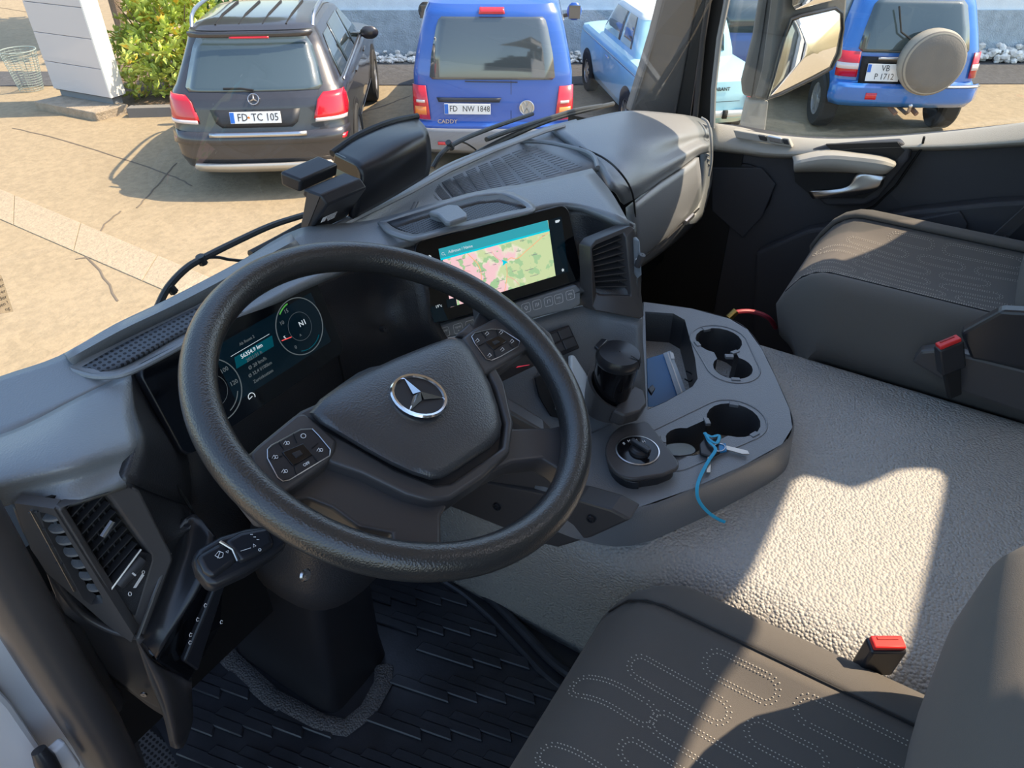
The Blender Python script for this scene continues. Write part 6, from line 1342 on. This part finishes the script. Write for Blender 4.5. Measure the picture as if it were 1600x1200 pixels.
# passenger belt and anchor by the far door
sbt = thing('seat_belt', 'black seat belt webbing slanting down to its anchor behind the passenger seat', 'seat belt', X(1540, 390, 1.98))
M().prism([X(1600, 322, 2.0), X(1600, 345, 2.0), X(1532, 410, 1.98), X(1516, 398, 1.98)], V((-.004, -.002, 0))).build('webbing', mat('webbing', (.05, .05, .055), .9), sbt, smooth=0)
M().lathe([(.001, .01), (.016, .01), (.018, 0), (.018, -.02)], frame(X(1525, 392, 1.96), V((0, 1, 0)), V((0, 0, 1))), 20, False).build('anchor_wheel', mSmooth, sbt)
M().tube([X(1490, 402, 1.97), X(1528, 394, 1.96), X(1575, 372, 1.96)], .008, n=8).build('belt_arm', mSmooth, sbt)
for u, v in ((1552, 404), (1570, 420), (1586, 398)): M().sphere(X(u, v, 1.93), .011, 6).build('bolt', mSatin if u == 1570 else mSmooth, sbt)

# ================================================================ WINDSCREEN DEVICES, WIPERS, STICKER
dv1 = thing('sensor_housing', 'long black wedge-shaped sensor housing on the inside of the windscreen', 'housing', Z(600, 290, -.50))
yF, yB = .795, .86
F_ = [Y(*q, yF) for q in [(565, 278), (578, 258), (640, 214), (660, 204), (671, 224), (673, 262), (662, 276), (556, 345), (552, 330)]]
hs = M().patch([[Y(522, 240, .87), Y(560, 214, .87), (Y(610, 194, .87)), Y(650, 184, .87)],
                [Y(526, 244, .855), Y(565, 220, .85), Y(615, 198, .85), Y(658, 190, .85)],
                [Y(558, 258, .80), Y(590, 240, .80), Y(630, 218, .80), Y(668, 204, .80)],
                [Y(566, 282, .79), Y(600, 262, .785), Y(640, 240, .785), Y(673, 226, .79)],
                [Y(556, 318, .795), Y(595, 296, .79), Y(640, 272, .79), Y(674, 252, .795)],
                [Y(552, 342, .80), Y(590, 322, .80), Y(635, 296, .80), Y(670, 274, .80)]], 4, kv=4)
hs.build('shell', mSmooth, dv1, solid=.01, smooth=60)
M().prism([Y(522, 240, .86), Y(558, 258, .80), Y(568, 282, .79), Y(556, 318, .795), Y(552, 345, .80), Y(530, 330, .85), Y(520, 260, .87)], V((.01, .005, 0))).build('end_cap', mPiano, dv1, smooth=0, bevel=.003)
M().tube(spline([Y(519, 240, .872), Y(560, 212, .872), Y(610, 191, .872), Y(652, 182, .872)], 4), .006, n=8).build('top_gasket', mSeal, dv1)
dv2 = thing('camera_box', 'boxy black camera unit with printed label beside the windscreen', 'camera', Z(510, 320, -.47))
def cbx(u, v, y): return Y(u, v, y)
A_ = [(472, 306), (477, 294), (488, 288), (497, 298), (512, 318), (488, 368), (470, 354), (468, 344), (482, 316)]
nS = V((-1, -.25, 0)).normalized(); oS = Y(492, 322, .80)
def CS(u, v, d=0): return PL(u, v, oS+nS*d, nS)
LX = (PL(571, 291, CS(516, 315), nS.cross(V((0, 0, 1))))-CS(516, 315))
LX = V((.082, -.006, 0))
M().prism([CS(*q) for q in [(474, 295), (501, 305), (512, 320), (480, 369), (469, 357), (470, 345), (482, 314), (472, 305)]], LX).build('body', mSmooth, dv2, bevel=.003, seg=3, smooth=40)
M().prism([CS(*q, .0008) for q in [(480, 300), (500, 307), (478, 362), (471, 354)]], nS*.0008).build('side_plate', mBez, dv2, smooth=0)
M().prism([CS(*q, .004)+V((0, .02, 0)) for q in [(452, 272), (486, 286), (484, 306), (454, 294)]], V((.080, .0, 0))).build('top_box', mSmooth, dv2, bevel=.004, seg=3, smooth=40)
lf = (CS(480, 369)-CS(512, 320)).normalized(); ln_ = LX.normalized().cross(-lf); ln_ = ln_ if ln_.dot(-oS) > 0 else -ln_
fl = frame(CS(500, 344)+LX*.30+ln_*.0015, LX, -lf)
for i in range(5): M().box((-.004+i*.001, .005-i*.0035, .0), (.022-i*.002, .0012, .0004), fl).build('label_print', mWhite, dv2, smooth=0)
M().box((-.018, .000, 0), (.008, .012, .0004), fl).build('label_print', mWhite, dv2, smooth=0)
def wiper(name, label, paths):
    w_ = thing(name, label, 'wiper', paths[0][1][0])
    for nm, pts, r, mt in paths: M().tube(spline(pts, 5), r, n=8).build(nm, mt, w_)
    return w_
mWip = mat('wiper_rubber', (.03, .034, .036), .5)
yw = .93
wiper('windscreen_wiper', 'black wiper arm with hose clips outside the left part of the windscreen',
      [('arm', [Y(*q, yw) for q in [(244, 485), (262, 450), (290, 420), (318, 403), (372, 376), (425, 352), (475, 336)]], .0055, mWip),
       ('hose', [Y(*q, yw) for q in [(316, 403), (340, 402), (362, 406), (390, 404), (430, 372)]], .0025, mWip),
       ('blade', [Y(*q, yw) for q in [(392, 398), (430, 378), (470, 356), (500, 340)]], .008, mWip),
       ('clip', [Y(312, 400, yw), Y(318, 412, yw)], .007, mWip), ('clip', [Y(263, 446, yw), Y(272, 456, yw)], .007, mWip)])
yw = 1.0
wiper('windscreen_wiper', 'black wiper arm with bent end in front of the blue van',
      [('arm', [Y(*q, yw) for q in [(676, 262), (690, 240), (715, 222), (765, 201), (832, 178)]], .0055, mWip),
       ('hose', [Y(*q, yw) for q in [(702, 226), (722, 222), (738, 230), (745, 236)]], .0022, mWip),
       ('clip', [Y(700, 222, yw), Y(706, 232, yw)], .007, mWip)])
yw = .98
wiper('windscreen_wiper', 'long black wiper arm and blade reaching right towards the pillar',
      [('arm', [Y(*q, yw) for q in [(700, 268), (745, 240), (800, 212), (870, 184), (958, 162)]], .007, mWip),
       ('blade', [Y(*q, yw) for q in [(760, 218), (800, 203), (860, 184), (900, 172), (940, 165)]], .006, mWip)])
stk = thing('paper_sticker', 'small printed paper sticker on the windscreen at the far left', 'sticker', Y(5, 470, .76))
M().prism([Y(*q, .765) for q in [(-60, 440), (2, 430), (21, 487), (-50, 500)]], V((0, .0006, 0))).build('film', glass('sticker_film', (.9, .88, .85)), stk, smooth=0)
for i, (tx, sz) in enumerate((('von', .005), ('unter', .005), ('Fahrer', .005), ('oder', .0055), ('den !', .005), ('ng', .005))):
    text(tx, sz, frame(Y(4+i*2.2, 436+i*9, .7645), V((1, 0, 0)), V((0, .1, 1))), mInk, stk, align='RIGHT', ext=.0001)

# ================================================================ OUTSIDE MIRROR AND DOOR SKIN
mr = thing('door_mirror_unit', 'large grey truck door mirror with two glasses outside the passenger window', 'mirror', X(1210, 60, 2.36))
mMir = mat('mirror_housing', (.13, .13, .125), .55); mGl = mat('mirror_glass', (.92, .92, .92), .015, metal=1)
xm = 2.38
def XM(u, v, d=0): return X(u, v, xm+d)
M().prism([XM(*q) for q in [(1196, -60), (1262, -60), (1240, 20), (1225, 90), (1206, 152), (1178, 154), (1160, 150), (1158, 130), (1176, 60)]], V((.06, .02, 0))).build('housing', mMir, mr, bevel=.012, seg=3, smooth=40)
M().tube([XM(1206, -50, -.002), XM(1190, 60, -.002), XM(1174, 152, -.002)], .0015, n=5).build('housing_seam', mBlack, mr)
dm = XM(1262, 85).normalized(); mn = (V((.03, -1, -.06)).normalized()-dm).normalized()
mo_c = XM(1262, 85, -.035)
def domeg(name, pxs, d=0):        # slightly convex glass
    P_ = [PL(u, v, mo_c+mn*d, mn) for u, v in pxs]; P_ = [P_[i//3].lerp(P_[(i//3+1) % len(P_)], (i % 3)/3) for i in range(3*len(P_))]
    c_ = sum(P_, V((0, 0, 0)))/len(P_); R = [[c_.lerp(p, k)+mn*(.010*(1-k*k)) for p in P_] for k in (1, .85, .7, .55, .4, .25, .1, .01)]
    return M().loft([[p-mn*.004 for p in P_]]+R, True, True).build(name, mGl, mr, smooth=50)
def glassp(name, pxs, d=0):
    return M().prism([PL(u, v, mo_c+mn*d, mn) for u, v in pxs], mn*-.004).build(name, mGl, mr, smooth=0)
domeg('main_glass', [(1240, 33), (1252, 28), (1304, 16), (1312, 22), (1313, 45), (1306, 82), (1296, 104), (1270, 118), (1222, 142), (1203, 150), (1212, 120), (1228, 60)])
domeg('upper_glass', [(1238, -20), (1238, 8), (1244, 16), (1300, 2), (1312, -8), (1312, -22)])
M().prism([PL(u, v, mo_c-mn*.012, mn) for u, v in [(1228, -60), (1330, -60), (1324, 20), (1318, 90), (1290, 116), (1215, 150), (1192, 158), (1205, 110)]], mn*-.05).build('shell', mMir, mr, bevel=.012, seg=3, smooth=40)
ringp = [(1236, 30), (1252, 24), (1305, 12), (1316, 20), (1317, 45), (1310, 84), (1299, 107), (1272, 122), (1222, 146), (1198, 155), (1209, 120), (1225, 58)]
M().tube([PL(u, v, mo_c, mn) for u, v in ringp], .005, n=6, closed=True).build('glass_bezel', mSmooth, mr)
M().prism([XM(*q, .0) for q in [(1168, 156), (1202, 158), (1196, 208), (1180, 208), (1158, 202), (1162, 180)]], V((.04, .02, 0))).build('lower_arm', mat('arm_plastic', (.42, .40, .36), .5), mr, bevel=.01, seg=3, smooth=0)
mBodyT = M(); mBodyT.box((2.23, -.4, -1.42), (.04, 2.4, 1.35)); mBodyT.box((2.23, -1.25, -.2), (.04, 1.0, 1.3)); 
tag(mBodyT.build('truck_side_skin', mBody, None, smooth=0), 'white painted outer skin of the truck seen in the door mirror', 'body panel')

# ================================================================ DRIVER DOOR OPENING, BOTTOM LEFT
def vpost(name, pxs, y, ext, mt, kind='structure', **k): return poly(name, [Y(u, v, y) for u, v in pxs], ext, mt, kind=kind, **k)
vpost('trim_9', [(-60, 900), (0, 984), (62, 1075), (148, 1215), (240, 1400), (60, 1400), (-60, 1000)], .66, V((0, .03, 0)), mBody, smooth=0)
vpost('door_2', [(-30, 1045), (20, 1100), (62, 1162), (72, 1178), (50, 1240), (-40, 1300), (-60, 1100)], .64, V((0, .03, 0)), mBody, smooth=0, bevel=.006)
M().tube([Y(-90, 740, .63), Y(-20, 858, .63), Y(30, 945, .625), Y(90, 1045, .62), Y(150, 1140, .62), Y(192, 1220, .62)], .026, n=14).build('trim_10', mBez, kind='structure')
M().tube([Y(-12, 905, .655), Y(40, 990, .65), Y(100, 1085, .65), Y(165, 1200, .65)], .014, n=10).build('trim_11', mSeal, kind='structure')
gh = thing('grab_handle', 'dark grab handle on the door pillar beside the dashboard end', 'handle', Y(110, 1010, .70))
M().tube([Y(84, 946, .76), Y(74, 958, .72), Y(96, 995, .70), Y(130, 1050, .70), Y(156, 1092, .70), Y(165, 1100, .74)], .022, n=12).build('bar', mBez, gh, smooth=60)
M().box((0, 0, 0), (.05, .04, .05), frame(Y(86, 940, .78), V((1, 0, 0)), V((0, 1, 0)))).build('handle_foot', mSmooth, gh, bevel=.008)
vpost('trim_12', [(0, 830), (40, 880), (100, 950), (200, 1110), (262, 1300), (160, 1300), (60, 1090), (-40, 900)], .80, V((0, .04, 0)), mDashD, smooth=0)
hg = thing('hinge_bracket', 'dark steel hinge bracket at the bottom left corner of the opening', 'hinge', Y(66, 1180, .60))
M().tube([Y(60, 1172, .61), Y(70, 1188, .605), Y(84, 1215, .60)], [.007, .010, .010], n=16).build('knuckle', mSmooth, hg)
M().box((0, 0, 0), (.03, .012, .05), frame(Y(90, 1192, .61), V((1, 0, 0)), V((0, 1, 0)))).build('leaf', mBody, hg, bevel=.003)
